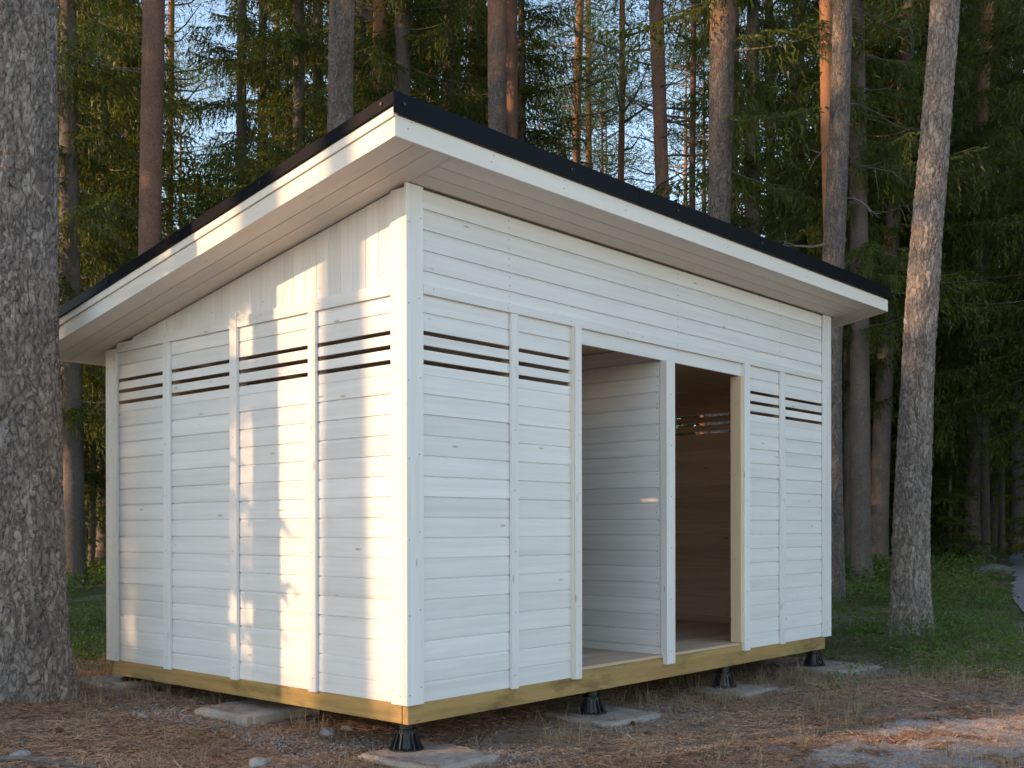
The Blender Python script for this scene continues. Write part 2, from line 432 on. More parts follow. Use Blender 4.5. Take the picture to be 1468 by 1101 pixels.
ROT = {'front': Matrix.Identity(4), 'left': Matrix.Rotation(R(-90), 4, 'Z'), 'right': Matrix.Rotation(R(90), 4, 'Z'), 'back': Matrix.Rotation(R(180), 4, 'Z')}
def place(o, M): o.matrix_parent_inverse = Matrix.Identity(4); o.matrix_basis = M

def cladding(parent, face, a0, a1, off, z0=0.0, z1=2.24, slots=True, name='cladding_board', solid=False):
    """boards between two stations along a wall whose board face stands at `off`.
    front: X from a0 to a1 at Y=off; left: Y from a0 to a1 at X=off; right: the same facing +X; back: X, facing +Y"""
    L = a1-a0
    T = {'front': Matrix.Translation((a0, off, 0)), 'left': Matrix.Translation((off, a1, 0)),
         'right': Matrix.Translation((off, a0, 0)), 'back': Matrix.Translation((a1, off, 0))}[face]
    k = 0
    z = z0
    def put(me, z, nm):
        o = link(nm, me, parent); j = random.uniform(-.0006, .0006)
        place(o, T @ ROT[face] @ Matrix.Translation((0, j, z)))
    lv0, lv1 = 1.777, 2.111
    while z < (1.7 if slots else z1-.02):
        top = z1-z
        put(board_mesh(L, zmax=None if top > .125 else round(top, 3)), z, name)
        z += PITCH
    if slots:
        put(board_mesh(L, rect(.053), 'half'), 1.777, name)
        for zz in (1.856, 1.936): put(board_mesh(L, rect(.0535), 'slat'), zz, 'slat')
        put(board_mesh(L, [(0, 0), (0, .0855), (.0055, .0935), (.0093, .0945), (.0093, .1035), (.0165, .1035), (.0165, .097), (.02, .097), (.02, 0)], 'over'), 2.014, name)
        put(board_mesh(L, zmax=.105), 2.111, name)

def fbox(name, parent, x0, x1, y0, y1, z0, z1, m_, axis='z', b=.0015):
    """a squared timber as its own object, its grain along the long axis (local X)"""
    dims = {'x': x1-x0, 'y': y1-y0, 'z': z1-z0}
    mb = MB()
    if axis == 'x': mb.box(0, x1-x0, 0, y1-y0, 0, z1-z0); M = Matrix.Translation((x0, y0, z0))
    elif axis == 'y':
        mb.box(0, y1-y0, 0, x1-x0, 0, z1-z0); M = Matrix.Translation((x1, y0, z0)) @ Matrix.Rotation(R(90), 4, 'Z')
    else:
        mb.box(0, z1-z0, 0, y1-y0, 0, x1-x0); M = Matrix.Translation((x1, y0, z0)) @ Matrix.Rotation(R(-90), 4, 'Y')
    o = mb.build(name, m_, parent); place(o, M)
    if b: bev(o, b)
    return o

def zroof(y): return H - S*y        # soffit height

# --- walls: each wall is its stud frame, boards hang on it
def studs(name, boxes):
    mb = MB()
    for b_ in boxes: mb.box(*b_)
    return mb.build(name, M_STUD, shed)
TB = .020                             # boards stand this far behind the casings
Xm1, Xdl, Xdc, Xdr, Xm2 = (.838, .901), (1.416, 1.489), (2.430, 2.552), (3.528, 3.611), (4.120, 4.196)
front_wall = studs('front_wall', [(.042, .09, .042, .09, .0, 2.74), (.85, .895, .042, .09, .05, 2.2), (1.44, 1.4895, .042, .09, .056, 2.114),
    (4.13, 4.175, .042, .09, .05, 2.2), (4.93, 4.985, .042, .09, 0, 2.74), (.09, 4.93, .042, .09, 2.2, 2.245)])
left_wall = studs('left_wall', [(.042, .09, y, y+.045, .0, zroof(y)-.1) for y in (.78, 1.57, 2.35, 3.08)]+[(.042, .09, .13, 3.08, 2.1, 2.145)])
right_wall = studs('right_wall', [(4.94, 4.985, y, y+.045, .0, 2.1) for y in (3.08,)])
back_wall = studs('back_wall', [(x, x+.045, 3.1, 3.145, .06, 2.1) for x in (.09, 1.2, 2.4, 3.6, 4.88)])

# front cladding
for a, b_ in ((.10, .869), (.869, 1.45)): cladding(front_wall, 'front', a, b_, TB)
for a, b_ in ((3.57, 4.158), (4.158, 4.90)): cladding(front_wall, 'front', a, b_, TB)
# header over the doorways
hd = link('header_board', board_mesh(3.57-1.45, rect(.1), 'head'), front_wall); place(hd, Matrix.Translation((1.45, TB, 2.112)))
# upper boards
z = 2.2265
for k in range(5):
    o = link('cladding_board', board_mesh(4.90-.10, zmax=None if k < 4 else .105), front_wall); place(o, Matrix.Translation((.10, TB, z))); z += PITCH
# left cladding
for a, b_ in ((.10, .805), (.805, 1.59), (1.59, 2.374), (2.374, 3.10)): cladding(left_wall, 'left', a, b_, TB)
# right wall (its raw inside shows through the doorway); back wall
cladding(right_wall, 'right', .06, 3.17, W-TB)
o = link('cladding_board', board_mesh(3.11, rect(.12), 'top'), right_wall); place(o, Matrix.Translation((W-TB, .06, 2.2165)) @ ROT['right'])
cladding(back_wall, 'back', .03, 5.0, D-TB+.02, slots=False, z1=2.2)

# casings and battens
def casing(par, x0, x1, z0, z1, m_=M_WHITE, y0=0.0, y1=TB-.001): return fbox('batten', par, x0, x1, y0, y1, z0, z1, m_)
fbox('corner_casing', front_wall, 0, .125, 0, TB-.001, -.004, zroof(0), M_WHITE)
fbox('corner_casing', front_wall, 4.885, W, 0, TB-.001, -.004, zroof(0), M_WHITE)
for a, b_ in (Xm1, Xm2): casing(front_wall, a, b_, -.006, 2.206)
o = fbox('door_post', front_wall, Xdl[0], Xdl[1], -.004, .0415, -.008, 2.206, M_CREAM)
link_mesh = o.data
fbox('batten', front_wall, Xdl[0]+.010, Xdl[1]+.001, -.012, -.0045, -.008, 2.206, M_WHITE, b=.001)
fbox('door_post', front_wall, Xdc[0]+.018, Xdc[1]+.001, -.012, .045, -.012, 2.113, M_WHITE)
fbox('door_post', front_wall, Xdr[0], Xdr[1], -.008, .0415, -.008, 2.206, M_WHITE)
fbox('door_jamb', front_wall, 3.488, 3.527, .004, .095, .058, 2.112, M_STUD)
# trim band under the upper boards
fbox('trim_band', front_wall, .126, 4.884, -.002, TB-.002, 2.2075, 2.258, M_WHITE, 'x')

# left wall casings, outward face at X=0
fbox('corner_casing', left_wall, 0, TB-.001, TB+.0005, .127, -.004, zroof(.13), M_WHITE)
fbox('corner_casing', left_wall, 0, TB-.001, D-.155, D, -.004, zroof(D), M_WHITE)
for i, (a, b_) in enumerate(((.772, .839), (1.555, 1.628), (2.333, 2.415))):
    fbox('batten', left_wall, -.002 if i != 1 else -.004, TB-.0015, a, b_, -.006, 2.198 if i != 1 else 2.295, M_WHITE)
for a, b_ in ((.128, 1.554), (1.629, 3.034)):
    fbox('trim_band', left_wall, 0.0, TB-.002, a, b_, 2.199, 2.266, M_WHITE, 'y')
# gable boards, upright, each cut to the slope
yy = .128
while yy < 3.03:
    y1 = min(yy+.1085, 3.034)
    g = .0012; hb = zroof(y1)-2.2665-.003; ha = zroof(yy)-2.2665-.003
    if hb > .02:
        c = .005; wd = y1-yy
        # local X runs up; local Y = outward depth; local Z across
        V = []
        for (dd, q) in ((.006, g), (0, g+c), (0, wd-g-c*.2), (.006, wd-g), (.02, wd-g), (.02, g)):
            top = ha+(hb-ha)*q/wd
            V.append((0, dd, q, top))
        vs = [(0, d_, q) for _, d_, q, t_ in V]+[(t_, d_, q) for _, d_, q, t_ in V]
        n = 6; fs = [(i, i+n, (i+1) % n+n, (i+1) % n) for i in range(n)]+[tuple(range(n)), tuple(range(n, 2*n))[::-1]]
        me = bpy.data.meshes.new('gable_board'); me.from_pydata(vs, [], fs); me.materials.append(M_WHITE); me.update()
        ob = link('gable_board', me, left_wall)
        Mx = Matrix(((0, 1, 0, TB-.004), (0, 0, 1, yy), (1, 0, 0, 2.2665), (0, 0, 0, 1)))
        place(ob, Mx)
    yy += .1085

# partition between the two rooms: glazed boards on the side that faces left
part = MB(); part.box(2.475, 2.52, .05, .095, .056, 2.215); part.box(2.475, 2.52, 3.05, 3.095, .056, 2.215); part.box(2.475, 2.52, 1.5, 1.545, .056, 2.215)
partition = part.build('partition', M_STUD, shed)
z = .056-.052
k = 0
pr0 = [(d, z_) for d, z_ in PROF]
while z < 2.19:
    if k == 0:
        o = link('partition_board', board_mesh(3.05, [(0, .0), (0, .0465), (.0055, .0545), (.0093, .0555), (.0093, .0645), (.0165, .0645), (.0165, .058), (.02, .058), (.02, 0)], 'start'), partition)
        place(o, Matrix.Translation((2.45, 3.10, .056)) @ ROT['left']); z = .056+.0595-.002+.0005
    else:
        o = link('partition_board', board_mesh(3.05, zmax=None if 2.22-z > .12 else round(2.22-z-.002, 3)), partition)
        place(o, Matrix.Translation((2.45, 3.10, z)) @ ROT['left']); z += PITCH
    k += 1
fbox('partition_lining', partition, 2.525, 2.537, .052, 3.09, .058, 2.215, M_RAW, 'y')

# floor: beams and planks
floor = MB(); floor.box(.066, 4.90, .07, .112, -.10, .025); floor.box(.066, 4.90, 1.5, 1.545, -.10, .025); floor.box(.066, 4.90, 3.0, 3.045, -.10, .025)
floor = floor.build('floor', M_BEAM, shed)
fbox('beam', floor, .026, 4.95, .022, .066, -.110, .034, M_BEAM, 'x', .003)
fbox('beam', floor, .022, .064, .068, 3.113, -.108, .034, M_BEAM, 'y', .003)
fbox('beam', floor, 4.905, 4.949, .068, 3.113, -.110, .034, M_BEAM, 'y', .003)
fbox('beam', floor, .067, 4.904, 3.07, 3.113, -.108, .034, M_BEAM, 'x', .003)
y = .028
fme = None
while y < 3.08:
    mb = MB(); mb.box(0, 4.87, 0, .0935, 0, .020)
    if fme is None: fme = mb.mesh('floor_board', [M_FLOOR])
    o = link('floor_board', fme, floor); place(o, Matrix.Translation((.07, y if y > .03 else y, .0355+random.uniform(-.0008, .0008)))); y += .0955
# ceiling
ceil_ = MB(); ceil_.box(.1, 4.9, .1, .145, 2.245, 2.34); ceil_.box(.1, 4.9, 3.0, 3.045, 2.2456, 2.27)
ceil_ = ceil_.build('ceiling', M_STUD, shed)
y = .045; cme = None
while y < 3.1:
    mb = MB(); mb.box(0, 4.85, 0, .109, 0, .016)
    if cme is None: cme = mb.mesh('ceiling_board', [M_STUD])
    o = link('ceiling_board', cme, ceil_); place(o, Matrix.Translation((.09, y, 2.222))); y += .111

# roof
X0, X1, Y0, Y1 = -OS, W+WL, -OF, D+OB
def slab(mb, x0, x1, y0, y1, a, b_, mi=0):   # between soffit height +a and +b_
    mb.hexa([(x, y_, zroof(y_)+h_) for x in (x0, x1) for y_ in (y0, y1) for h_ in (a, b_)], mi)
rf = MB(); slab(rf, X0+.03, X1-.03, Y0+.03, Y1-.03, .022, .19, 0); roof = rf.build('roof', M_SOFFIT, shed)
def rslab(name, x0, x1, y0, y1, a, b_, m_, axis, parent=roof, bv=.0015):
    """a board lying in the roof slope; local X along its length"""
    L = (x1-x0) if axis == 'x' else (y1-y0)
    if axis == 'x':
        V = [(x-x0, y_-y0, -S*(y_-y0)+h_) for x in (x0, x1) for y_ in (y0, y1) for h_ in (a, b_)]
        M = Matrix.Translation((x0, y0, zroof(y0)))
    else:
        V = [(y_-y0, x1-x, -S*(y_-y0)+h_) for x in (x1, x0) for y_ in (y0, y1) for h_ in (a, b_)]
        V = [V[0], V[1], V[4], V[5], V[2], V[3], V[6], V[7]]
        V = [(y_-y0, xx, -S*(y_-y0)+h_) for y_ in (y0, y1) for xx in (0, x1-x0) for h_ in (a, b_)]
        M = Matrix.Translation((x1, y0, zroof(y0))) @ Matrix.Rotation(R(90), 4, 'Z')
    mb = MB(); mb.hexa(V); o = mb.build(name, m_, parent); place(o, M)
    if bv: bev(o, bv)
    return o
rslab('roof_covering', X0-.005, X1+.005, Y0-.005, Y1+.005, .192, .200, M_ROOF, 'x')
# soffit boards
xs = [X0+.021, X0+.148, X0+.268, -.0]
for i in range(3):
    rslab('soffit_board', xs[i]+.002, xs[i+1]-.002 if i < 2 else xs[i+1]+.02, Y0+.021, Y1-.021, 0.004, .020, M_SOFFIT, 'y')
ys = [Y0+.021, Y0+.130, Y0+.236, -.0]
for i in range(3):
    rslab('soffit_board', .022, W+.05, ys[i]+.002, ys[i+1]-.002 if i < 2 else ys[i+1]+.0, .004, .020, M_SOFFIT, 'x')
for a, b_ in ((W+.052, W+.21), (W+.212, X1-.022)):
    rslab('soffit_board', a+.001, b_-.001, Y0+.021, Y1-.021, .004, .020, M_SOFFIT, 'y')
rslab('soffit_board', .022, W+.05, D+.002, Y1-.021, .004, .020, M_SOFFIT, 'x')
# fascias
rslab('fascia_board', X0, X1, Y0, Y0+.020, .0, .104, M_FASCIA, 'x')
rslab('fascia_board', X0, X0+.020, Y0+.0205, Y1, .0, .094, M_FASCIA, 'y')
rslab('fascia_board', X0-.012, X0+.019, Y0-.001, Y1, .0955, .142, M_FASCIA, 'y')
rslab('fascia_board', X1-.020, X1, Y0+.0205, Y1, .0, .104, M_FASCIA, 'y')
rslab('fascia_board', X0+.0205, X1-.0205, Y1-.020, Y1-.0005, .0, .104, M_FASCIA, 'x')
# black steel edge trims
for a, b_ in ((X0-.026, 1.62), (1.6225, 3.58), (3.5825, X1+.018)): rslab('edge_trim', a, b_, Y0-.020+random.uniform(-.001, .001), Y0-.014, .104, .206, M_METAL, 'x', bv=.001)
rslab('edge_trim', X0-.026, X1+.018, Y0-.013, Y0+.12, .2005, .206, M_METAL, 'x', bv=.001)
for a, b_ in ((Y0-.0135, 1.70), (1.7025, Y1+.02)): rslab('edge_trim', X0-.026, X0-.020, a, b_, .143, .206, M_METAL, 'y', bv=.001)
rslab('edge_trim', X0-.0195, X0+.12, Y0+.1205, Y1+.02, .2005, .206, M_METAL, 'y', bv=.001)
rslab('edge_trim', X1+.012, X1+.018, Y0-.0135, Y1+.02, .104, .2, M_METAL, 'y', bv=.001)
sm = MB()
def disc(mb, c, n, r, t=.003, k=8):
    n = Vector(n).normalized(); a = n.orthogonal().normalized(); b_ = n.cross(a); c = Vector(c)
    ring = [c+(a*math.cos(2*math.pi*i/k)+b_*math.sin(2*math.pi*i/k))*r for i in range(k)]
    V = ring+[p+n*t for p in ring]
    mb.add(V, [(i, (i+1) % k, (i+1) % k+k, i+k) for i in range(k)]+[tuple(range(k, 2*k))])
for x in (X0+.04, .95, 2.05, 3.15, 4.25, 5.3): disc(sm, (x, Y0-.020, zroof(Y0-.02)+.155), (0, -1, 0), .009, .006)
for y_ in (Y0+.07, .72, 1.55, 2.38, 3.3): disc(sm, (X0-.026, y_, zroof(y_)+.175), (-1, 0, 0), .009, .006)
for i in range(len(sm.v)//16):
    q = MB(); q.add(sm.v[i*16:i*16+16], [tuple(j-i*16 for j in f) for f in sm.f[i*9:i*9+9]]); q.build('screw', M_SCREW, roof)
# nail heads, a row of them on every casing and stud line
nm = MB()
def nail(x, y_, z_, n):
    disc(nm, (x+random.uniform(-.006, .006)*(n[0] == 0), y_+random.uniform(-.006, .006)*(n[1] == 0), z_+random.uniform(-.01, .01)), n, .0036, .0008, 6)
for z_ in np.arange(.05, 2.75, .42):
    nail(.022, 0, z_, (0, -1, 0)); nail(.098, 0, z_+.03, (0, -1, 0)); nail(4.93, 0, z_, (0, -1, 0)); nail(5.0, 0, z_+.02, (0, -1, 0))
    nail(0, .045, z_, (-1, 0, 0)); nail(0, .105, z_+.02, (-1, 0, 0)); nail(0, D-.03, min(z_, 2.1), (-1, 0, 0)); nail(0, D-.12, min(z_, 2.15), (-1, 0, 0))
for z_ in np.arange(.08, 2.2, .36):
    for a, b_ in (Xm1, Xm2): nail((a+b_)/2, 0, z_, (0, -1, 0))
    nail(Xdl[0]+.045, -.012, z_, (0, -1, 0)); nail((Xdc[0]+Xdc[1])/2+.01, -.012, z_, (0, -1, 0)); nail(Xdr[0]+.04, -.008, z_, (0, -1, 0))
    for a, b_ in ((.772, .839), (1.555, 1.628), (2.333, 2.415)): nail(-.004 if b_ > 1.6 and b_ < 1.7 else -.002, (a+b_)/2, z_, (-1, 0, 0))
for k in range(5):
    for x in (.84, 2.64, 4.15):
        nail(x, TB, 2.2265+PITCH*k+.03, (0, -1, 0)); nail(x, TB, 2.2265+PITCH*k+.082, (0, -1, 0))
for x in np.arange(.2, 4.9, .6): nail(x, -.002, 2.235, (0, -1, 0))
for y_ in np.arange(.2, 3.0, .55): nail(0, y_, 2.235, (-1, 0, 0)); nail(.016, y_, 2.33, (-1, 0, 0)) if zroof(y_) > 2.36 else None
for x in np.arange(-.3, 5.4, .6): nail(x, Y0, zroof(Y0)+.05, (0, -1, 0)); nail(x+.02, Y0, zroof(Y0)+.085, (0, -1, 0))
for z_ in np.arange(.1, 2.2, PITCH): nail(2.45, .068, z_, (-1, 0, 0)); nail(2.45, .070, z_+.05, (-1, 0, 0))
for z_ in (.7, 1.35, 1.9): nail(3.488, .05, z_, (-1, 0, 0))
o = nm.build('nail_heads', M_NAIL, shed); o['kind'] = 'stuff'

# ------------------------------------------------------------------ feet and slabs
def foot(x, y_, zb, zt, label):
    t = empty('adjustable_foot', (x, y_, zb)); tag(t, label, 'foundation foot', 'black adjustable feet under the shed')
    h = zt-zb
    def lathe(name, prof, k=32):
        V = []; 
        for r, z_ in prof:
            for i in range(k): a = 2*math.pi*i/k; V.append((r*math.cos(a), r*math.sin(a), z_))
        Fc = [(j*k+i, j*k+(i+1) % k, (j+1)*k+(i+1) % k, (j+1)*k+i) for j in range(len(prof)-1) for i in range(k)]
        mb = MB(); mb.add(V, Fc+[tuple(range(k))[::-1], tuple(range((len(prof)-1)*k, len(prof)*k))])
        return mb.build(name, M_PLASTIC, t)
    hc = min(.098, h*.74)
    lathe('base', [(.098, 0), (.098, .007), (.090, .009), (.066, .012), (.056, hc*.5), (.050, hc), (.044, hc)])
    for i in range(14):
        a = 2*math.pi*i/14
        mb = MB(); c, s_ = math.cos(a), math.sin(a)
        P = [(.057, .008), (.094, .008), (.060, hc*.93), (.050, hc*.93)]
        V = []
        for sg in (-.002, .002):
            for r, z_ in P: V.append((r*c-sg*s_, r*s_+sg*c, z_))
        mb.add(V, [(0, 1, 2, 3)[::-1], (4, 5, 6, 7), (0, 1, 5, 4), (1, 2, 6, 5), (2, 3, 7, 6), (3, 0, 4, 7)]); mb.build('rib', M_PLASTIC, t)
    lathe('collar', [(.052, hc+.001), (.064, hc+.002), (.064, hc+.014), (.052, hc+.015)], 24)
    mb = MB()
    for i in range(12):
        a = 2*math.pi*i/12; c, s_ = math.cos(a), math.sin(a)
        V = [(r*c-sg*s_, r*s_+sg*c, z_) for r in (.0645, .070) for sg in (-.006, .006) for z_ in (hc+.001, hc+.015)]
        mb.hexa(V)
    mb.build('collar_grip', M_PLASTIC, t)
    lathe('screw_column', [(.040, hc+.0155), (.040, h-.006), (.060, h-.005), (.060, h-.0005)], 24)

SLABS = []
def concrete_slab(x0, x1, y0, y1, ztop, th, label, seed, rot=0.0, ragged=.05):
    SLABS.append((x0, x1, y0, y1, ztop))
    cx, cy = (x0+x1)/2, (y0+y1)/2
    n = 26; V = []
    def pt(u_, v_, z_):
        a = np.array([u_, v_]); 
        ex = ragged*(fbm(np.array([u_*3+seed]), np.array([v_*3+seed*2.]), 8, 3)[0]-.5)*2
        sx = (x1-x0)/2*u_*(1+ex*abs(v_)*2); sy = (y1-y0)/2*v_*(1+ex*abs(u_)*2)
        # rounded corners
        k = max(abs(u_), abs(v_)); 
        if abs(u_)+abs(v_) > 1.82: sx *= .97; sy *= .97
        return (sx, sy, z_)
    g = np.linspace(-1, 1, n)
    zt = {}
    for i in range(n):
        for j in range(n):
            e = max(abs(g[i]), abs(g[j])); nz = fbm(np.array([g[i]*4+seed]), np.array([g[j]*4]), 2, 3)[0]-.5
            V.append(pt(g[i], g[j], nz*.008-(.008 if e > .97 else 0)))
    Fc = [(i*n+j, (i+1)*n+j, (i+1)*n+j+1, i*n+j+1) for i in range(n-1) for j in range(n-1)]
    ring = [(i, 0) for i in range(n)]+[(n-1, j) for j in range(1, n)]+[(i, n-1) for i in range(n-2, -1, -1)]+[(0, j) for j in range(n-2, 0, -1)]
    b0 = len(V)
    for (i, j) in ring:
        p = V[i*n+j]; V.append((p[0]*1.025, p[1]*1.025, -.014))
    b1 = len(V)
    for (i, j) in ring:
        p = V[i*n+j]; V.append((p[0]*1.03, p[1]*1.03, -th))
    q = len(ring)
    for k in range(q):
        k2 = (k+1) % q; a = ring[k][0]*n+ring[k][1]; c = ring[k2][0]*n+ring[k2][1]
        Fc.append((a, b0+k, b0+k2, c)); Fc.append((b0+k, b1+k, b1+k2, b0+k2))
    Fc.append(tuple(b1+k for k in range(q)))
    me = bpy.data.meshes.new('concrete_slab'); me.from_pydata(V, [], Fc); me.materials.append(M_CONC); me.update()
    o = link('concrete_slab', me, None, (cx, cy, ztop)); o.rotation_euler = (0, 0, rot)
    tag(o, label, 'concrete slab', 'concrete slabs under the feet')
concrete_slab(-.14, .36, -.36, .24, -.262, .09, 'large weathered slab nearest the camera under the shed corner', 1, .05, .05)
concrete_slab(1.52, 2.07, -.24, .36, -.268, .08, 'square slab in gravel under the foot left of the doorways', 2, -.06)
concrete_slab(3.12, 3.62, -.22, .30, -.278, .06, 'slab half covered in dry grass below the right doorway', 3, .04)
concrete_slab(4.78, 5.32, -.32, .28, -.258, .06, 'slab beyond the others under the right end of the shed', 4, -.05)
concrete_slab(-.20, .34, 1.22, 1.72, -.163, .09, 'thick empty slab standing proud in gravel beside the left wall', 5, .10)
concrete_slab(-.14, .36, 2.86, 3.40, -.150, .07, 'small slab at the rear left corner near the big trunk', 6, -.08)
foot(.111, .13, -.2615, -.1105, 'ribbed black foot under the near corner of the shed')
foot(1.731, .10, -.2675, -.1105, 'black foot on the slab left of the doorways')
foot(3.397, .10, -.2775, -.1105, 'black foot standing below the right doorway')
foot(4.90, .10, -.2575, -.1105, 'black foot under the far right end of the shed')
foot(.14, 3.05, -.149, -.1085, 'flat black foot just seen at the rear left corner')

# ------------------------------------------------------------------ trees
def trunk_mesh(P, Rd, nseg, dz, mt, relief=0.0, seed=0, flare=0.0):
    """P polyline (k,3), Rd radii; relief in metres of the bark plates"""
    P = np.asarray(P, float); Rd = np.asarray(Rd, float)
    z = P[:, 2]; zz = np.arange(z[0], z[-1], dz); zz = np.append(zz, z[-1])
    X = np.interp(zz, z, P[:, 0]); Y = np.interp(zz, z, P[:, 1]); Q = np.interp(zz, z, Rd)
    k = max(1, int(.6/dz))
    for A in (X, Y):
        for _ in range(2):
            pad = np.concatenate([np.full(k, A[0]), A, np.full(k, A[-1])]); A[:] = np.convolve(pad, np.ones(2*k+1)/(2*k+1), 'valid')
    th = np.arange(nseg)*2*np.pi/nseg
    T, Zg = np.meshgrid(th, zz-z[0]); Qg = Q[:, None]*np.ones_like(T)
    Qg = Qg*(1+.05*(fbm(np.cos(T)*1.2+9, Zg*.8+np.sin(T)*1.2+seed, seed+3, 3)-.5)*2)
    if flare:
        Qg = Qg*(1+flare*np.exp(-Zg/.26)*(1+.6*np.cos(T*5+seed)))
    if relief:
        s = T*Q.mean(); cw, ch = .034, .075
        per = max(3, round(2*np.pi*Q.mean()/cw)); cw = 2*np.pi*Q.mean()/per
        gx = s/cw + (fbm(Zg*7, T*3, seed, 3)-.5)*1.1; gy = Zg/ch + (fbm(Zg*9+5, np.cos(T)*3, seed+9, 2)-.5)*.9
        ix = np.floor(gx); iy = np.floor(gy); d1 = np.full(gx.shape, 9.); d2 = d1.copy(); hid = d1*0
        for a in (-1, 0, 1):
            for b_ in (-1, 0, 1):
                cx = ix+a; cy = iy+b_; cm = np.mod(cx, per)
                px_ = cx+hsh(cm, cy, 0, seed+1); py_ = cy+hsh(cm, cy, 0, seed+2)
                dd = np.hypot(px_-gx, py_-gy); nw = dd < d1
                d2 = np.where(nw, d1, np.minimum(d2, dd)); hid = np.where(nw, hsh(cm, cy, 0, seed+5), hid); d1 = np.where(nw, dd, d1)
        e = np.clip((d2-d1)/.28, 0, 1); e = e*e*(3-2*e)
        Qg = Qg+relief*((e-1)*1.0+e*(hid-.5)*.5+(fbm(T*30, Zg*26, seed+7, 2)-.5)*.35)
    V = np.stack([X[:, None]+Qg*np.cos(T), Y[:, None]+Qg*np.sin(T), Zg+z[0]], -1)
    org = P[0].copy()
    V = V.reshape(-1, 3)-org
    n = nseg; i = np.arange(len(zz)-1)[:, None]; j = np.arange(n)[None]; j2 = (j+1) % n
    Fc = np.stack([i*n+j, i*n+j2, (i+1)*n+j2, (i+1)*n+j], -1).reshape(-1, 4)
    return np_mesh('trunk', V, Fc, [mt], True), org

def blades(P, Dr, L, Wd, out=None):
    """one pointed triangle per row: base at P, direction Dr, length L, width Wd"""
    n = len(P)
    r_ = rng.normal(size=(n, 3)); s = np.cross(Dr, r_); s /= np.linalg.norm(s, axis=1)[:, None]+1e-9
    s = s*(Wd/2)[:, None]
    V = np.stack([P-s, P+s, P+Dr*L[:, None]], 1).reshape(-1, 3)
    return V

def unit(a): return a/(np.linalg.norm(a, axis=-1, keepdims=True)+1e-9)

def spruce_branch(L, dens=1.0, hang=1.0, ln=.13, wd=.034):
    t = np.arange(.12, 1.0, .085/L/dens*1.0)
    ax = np.stack([L*t, 0*t+.05*L*np.sin(t*4)*rng.uniform(-1, 1), L*(-.42*t+.20*t*t)], 1)
    P = []; Dv = []
    stems = []
    for i, tt in enumerate(t):
        for sd in (-1, 1):
            l = (.16+.42*L*(1-tt)**.8*min(1, tt*4)*.6)*rng.uniform(.55, 1.15); l = min(l, .95)
            d = unit(np.array([.62, sd*rng.uniform(.6, 1.1), -rng.uniform(.1, .5)]))
            s = np.arange(.02, l, .075/dens)
            q = ax[i]+d*s[:, None]; q[:, 2] -= (s**2)*.55*hang
            stems.append((q[0], q[-1]))
            for sg in (-1, 1):
                P.append(q); dd = np.tile(d, (len(s), 1))*.8+rng.normal(0, .25, (len(s), 3)); dd[:, 2] -= .3*hang+s*.5*hang
                dd[:, 0] += sg*.45; dd[:, 1] += -sg*sd*.3
                Dv.append(dd)
        for _h in range(int(hang*2+rng.random())):
            l = rng.uniform(.25, .85)*min(1, L/2)*min(1, hang); s = np.arange(.02, l, .085/dens)
            q = ax[i]+np.array([0, rng.uniform(-.3, .3)*L*.3*(1-tt), 0])+np.stack([s*rng.uniform(-.1, .3), s*rng.uniform(-.25, .25), -s], 1)
            P.append(q); dd = np.tile([.1, 0, -.9], (len(s), 1))+rng.normal(0, .26, (len(s), 3)); Dv.append(dd)
    P = np.vstack(P); Dv = unit(np.vstack(Dv))
    V = blades(P, Dv, rng.uniform(.7, 1.2, len(P))*ln, rng.uniform(.8, 1.2, len(P))*wd)
    # woody axis, three sided
    k = 7; tt = np.linspace(0, 1, k); A = np.stack([L*tt, 0*tt, L*(-.42*tt+.20*tt*tt)], 1); rr = .018*L*(1-tt*.9)/2
    W_ = []
    for a in range(3):
        an = a*2.094; W_.append(A+np.stack([0*tt, np.cos(an)*rr, np.sin(an)*rr], 1))
    W_ = np.stack(W_, 1)
    tr = []
    for i in range(k-1):
        for a in range(3):
            b_ = (a+1) % 3; tr += [W_[i, a], W_[i, b_], W_[i+1, b_], W_[i, a], W_[i+1, b_], W_[i+1, a]]
    return V, np.array(tr)

def rotz(V, a):
    c, s = math.cos(a), math.sin(a); return np.stack([V[:, 0]*c-V[:, 1]*s, V[:, 0]*s+V[:, 1]*c, V[:, 2]], 1)

def spruce_crown(name, z0, z1, rmax, step, per, dens=1.0, hang=1.0, sparse=0.0):
    protos = [(L, spruce_branch(L, dens, hang)) for L in (rmax, rmax*.8, rmax*.6, rmax*.4, .7, .4)]
    protos2 = [(L, spruce_branch(L, dens, hang)) for L in (rmax, rmax*.75, rmax*.5, .8)]
    allp = protos+protos2
    VL = []; VW = []
    z = z0
    while z < z1-.3:
        f = (z-z0)/(z1-z0); r = rmax*(1-f)**.75*(min(1, .6+f*5))
        for k in range(per):
            if rng.random() < sparse: continue
            want = max(.35, r*rng.uniform(.6, 1.12))
            L, (vl, vw) = min(allp, key=lambda q: abs(q[0]-want)+rng.uniform(0, .25))
            a = rng.uniform(0, 2*math.pi); s = want/L
            tilt = rng.uniform(-.15, .2)+.25*f
            for src, dst in ((vl, VL), (vw, VW)):
                V = src*s; V = np.stack([V[:, 0]*math.cos(tilt)-V[:, 2]*math.sin(tilt), V[:, 1], V[:, 0]*math.sin(tilt)+V[:, 2]*math.cos(tilt)], 1)
                V = rotz(V, a); V[:, 2] += z+rng.uniform(-.12, .12); dst.append(V)
        z += step*rng.uniform(.7, 1.3)
    VL = np.vstack(VL); VW = np.vstack(VW); V = np.vstack([VL, VW])
    Fc = np.arange(len(V)).reshape(-1, 3); mi = np.zeros(len(Fc), int); mi[len(VL)//3:] = 1
    return np_mesh(name, V, Fc, [L_SPRUCE, B_TWIG], False, mi)

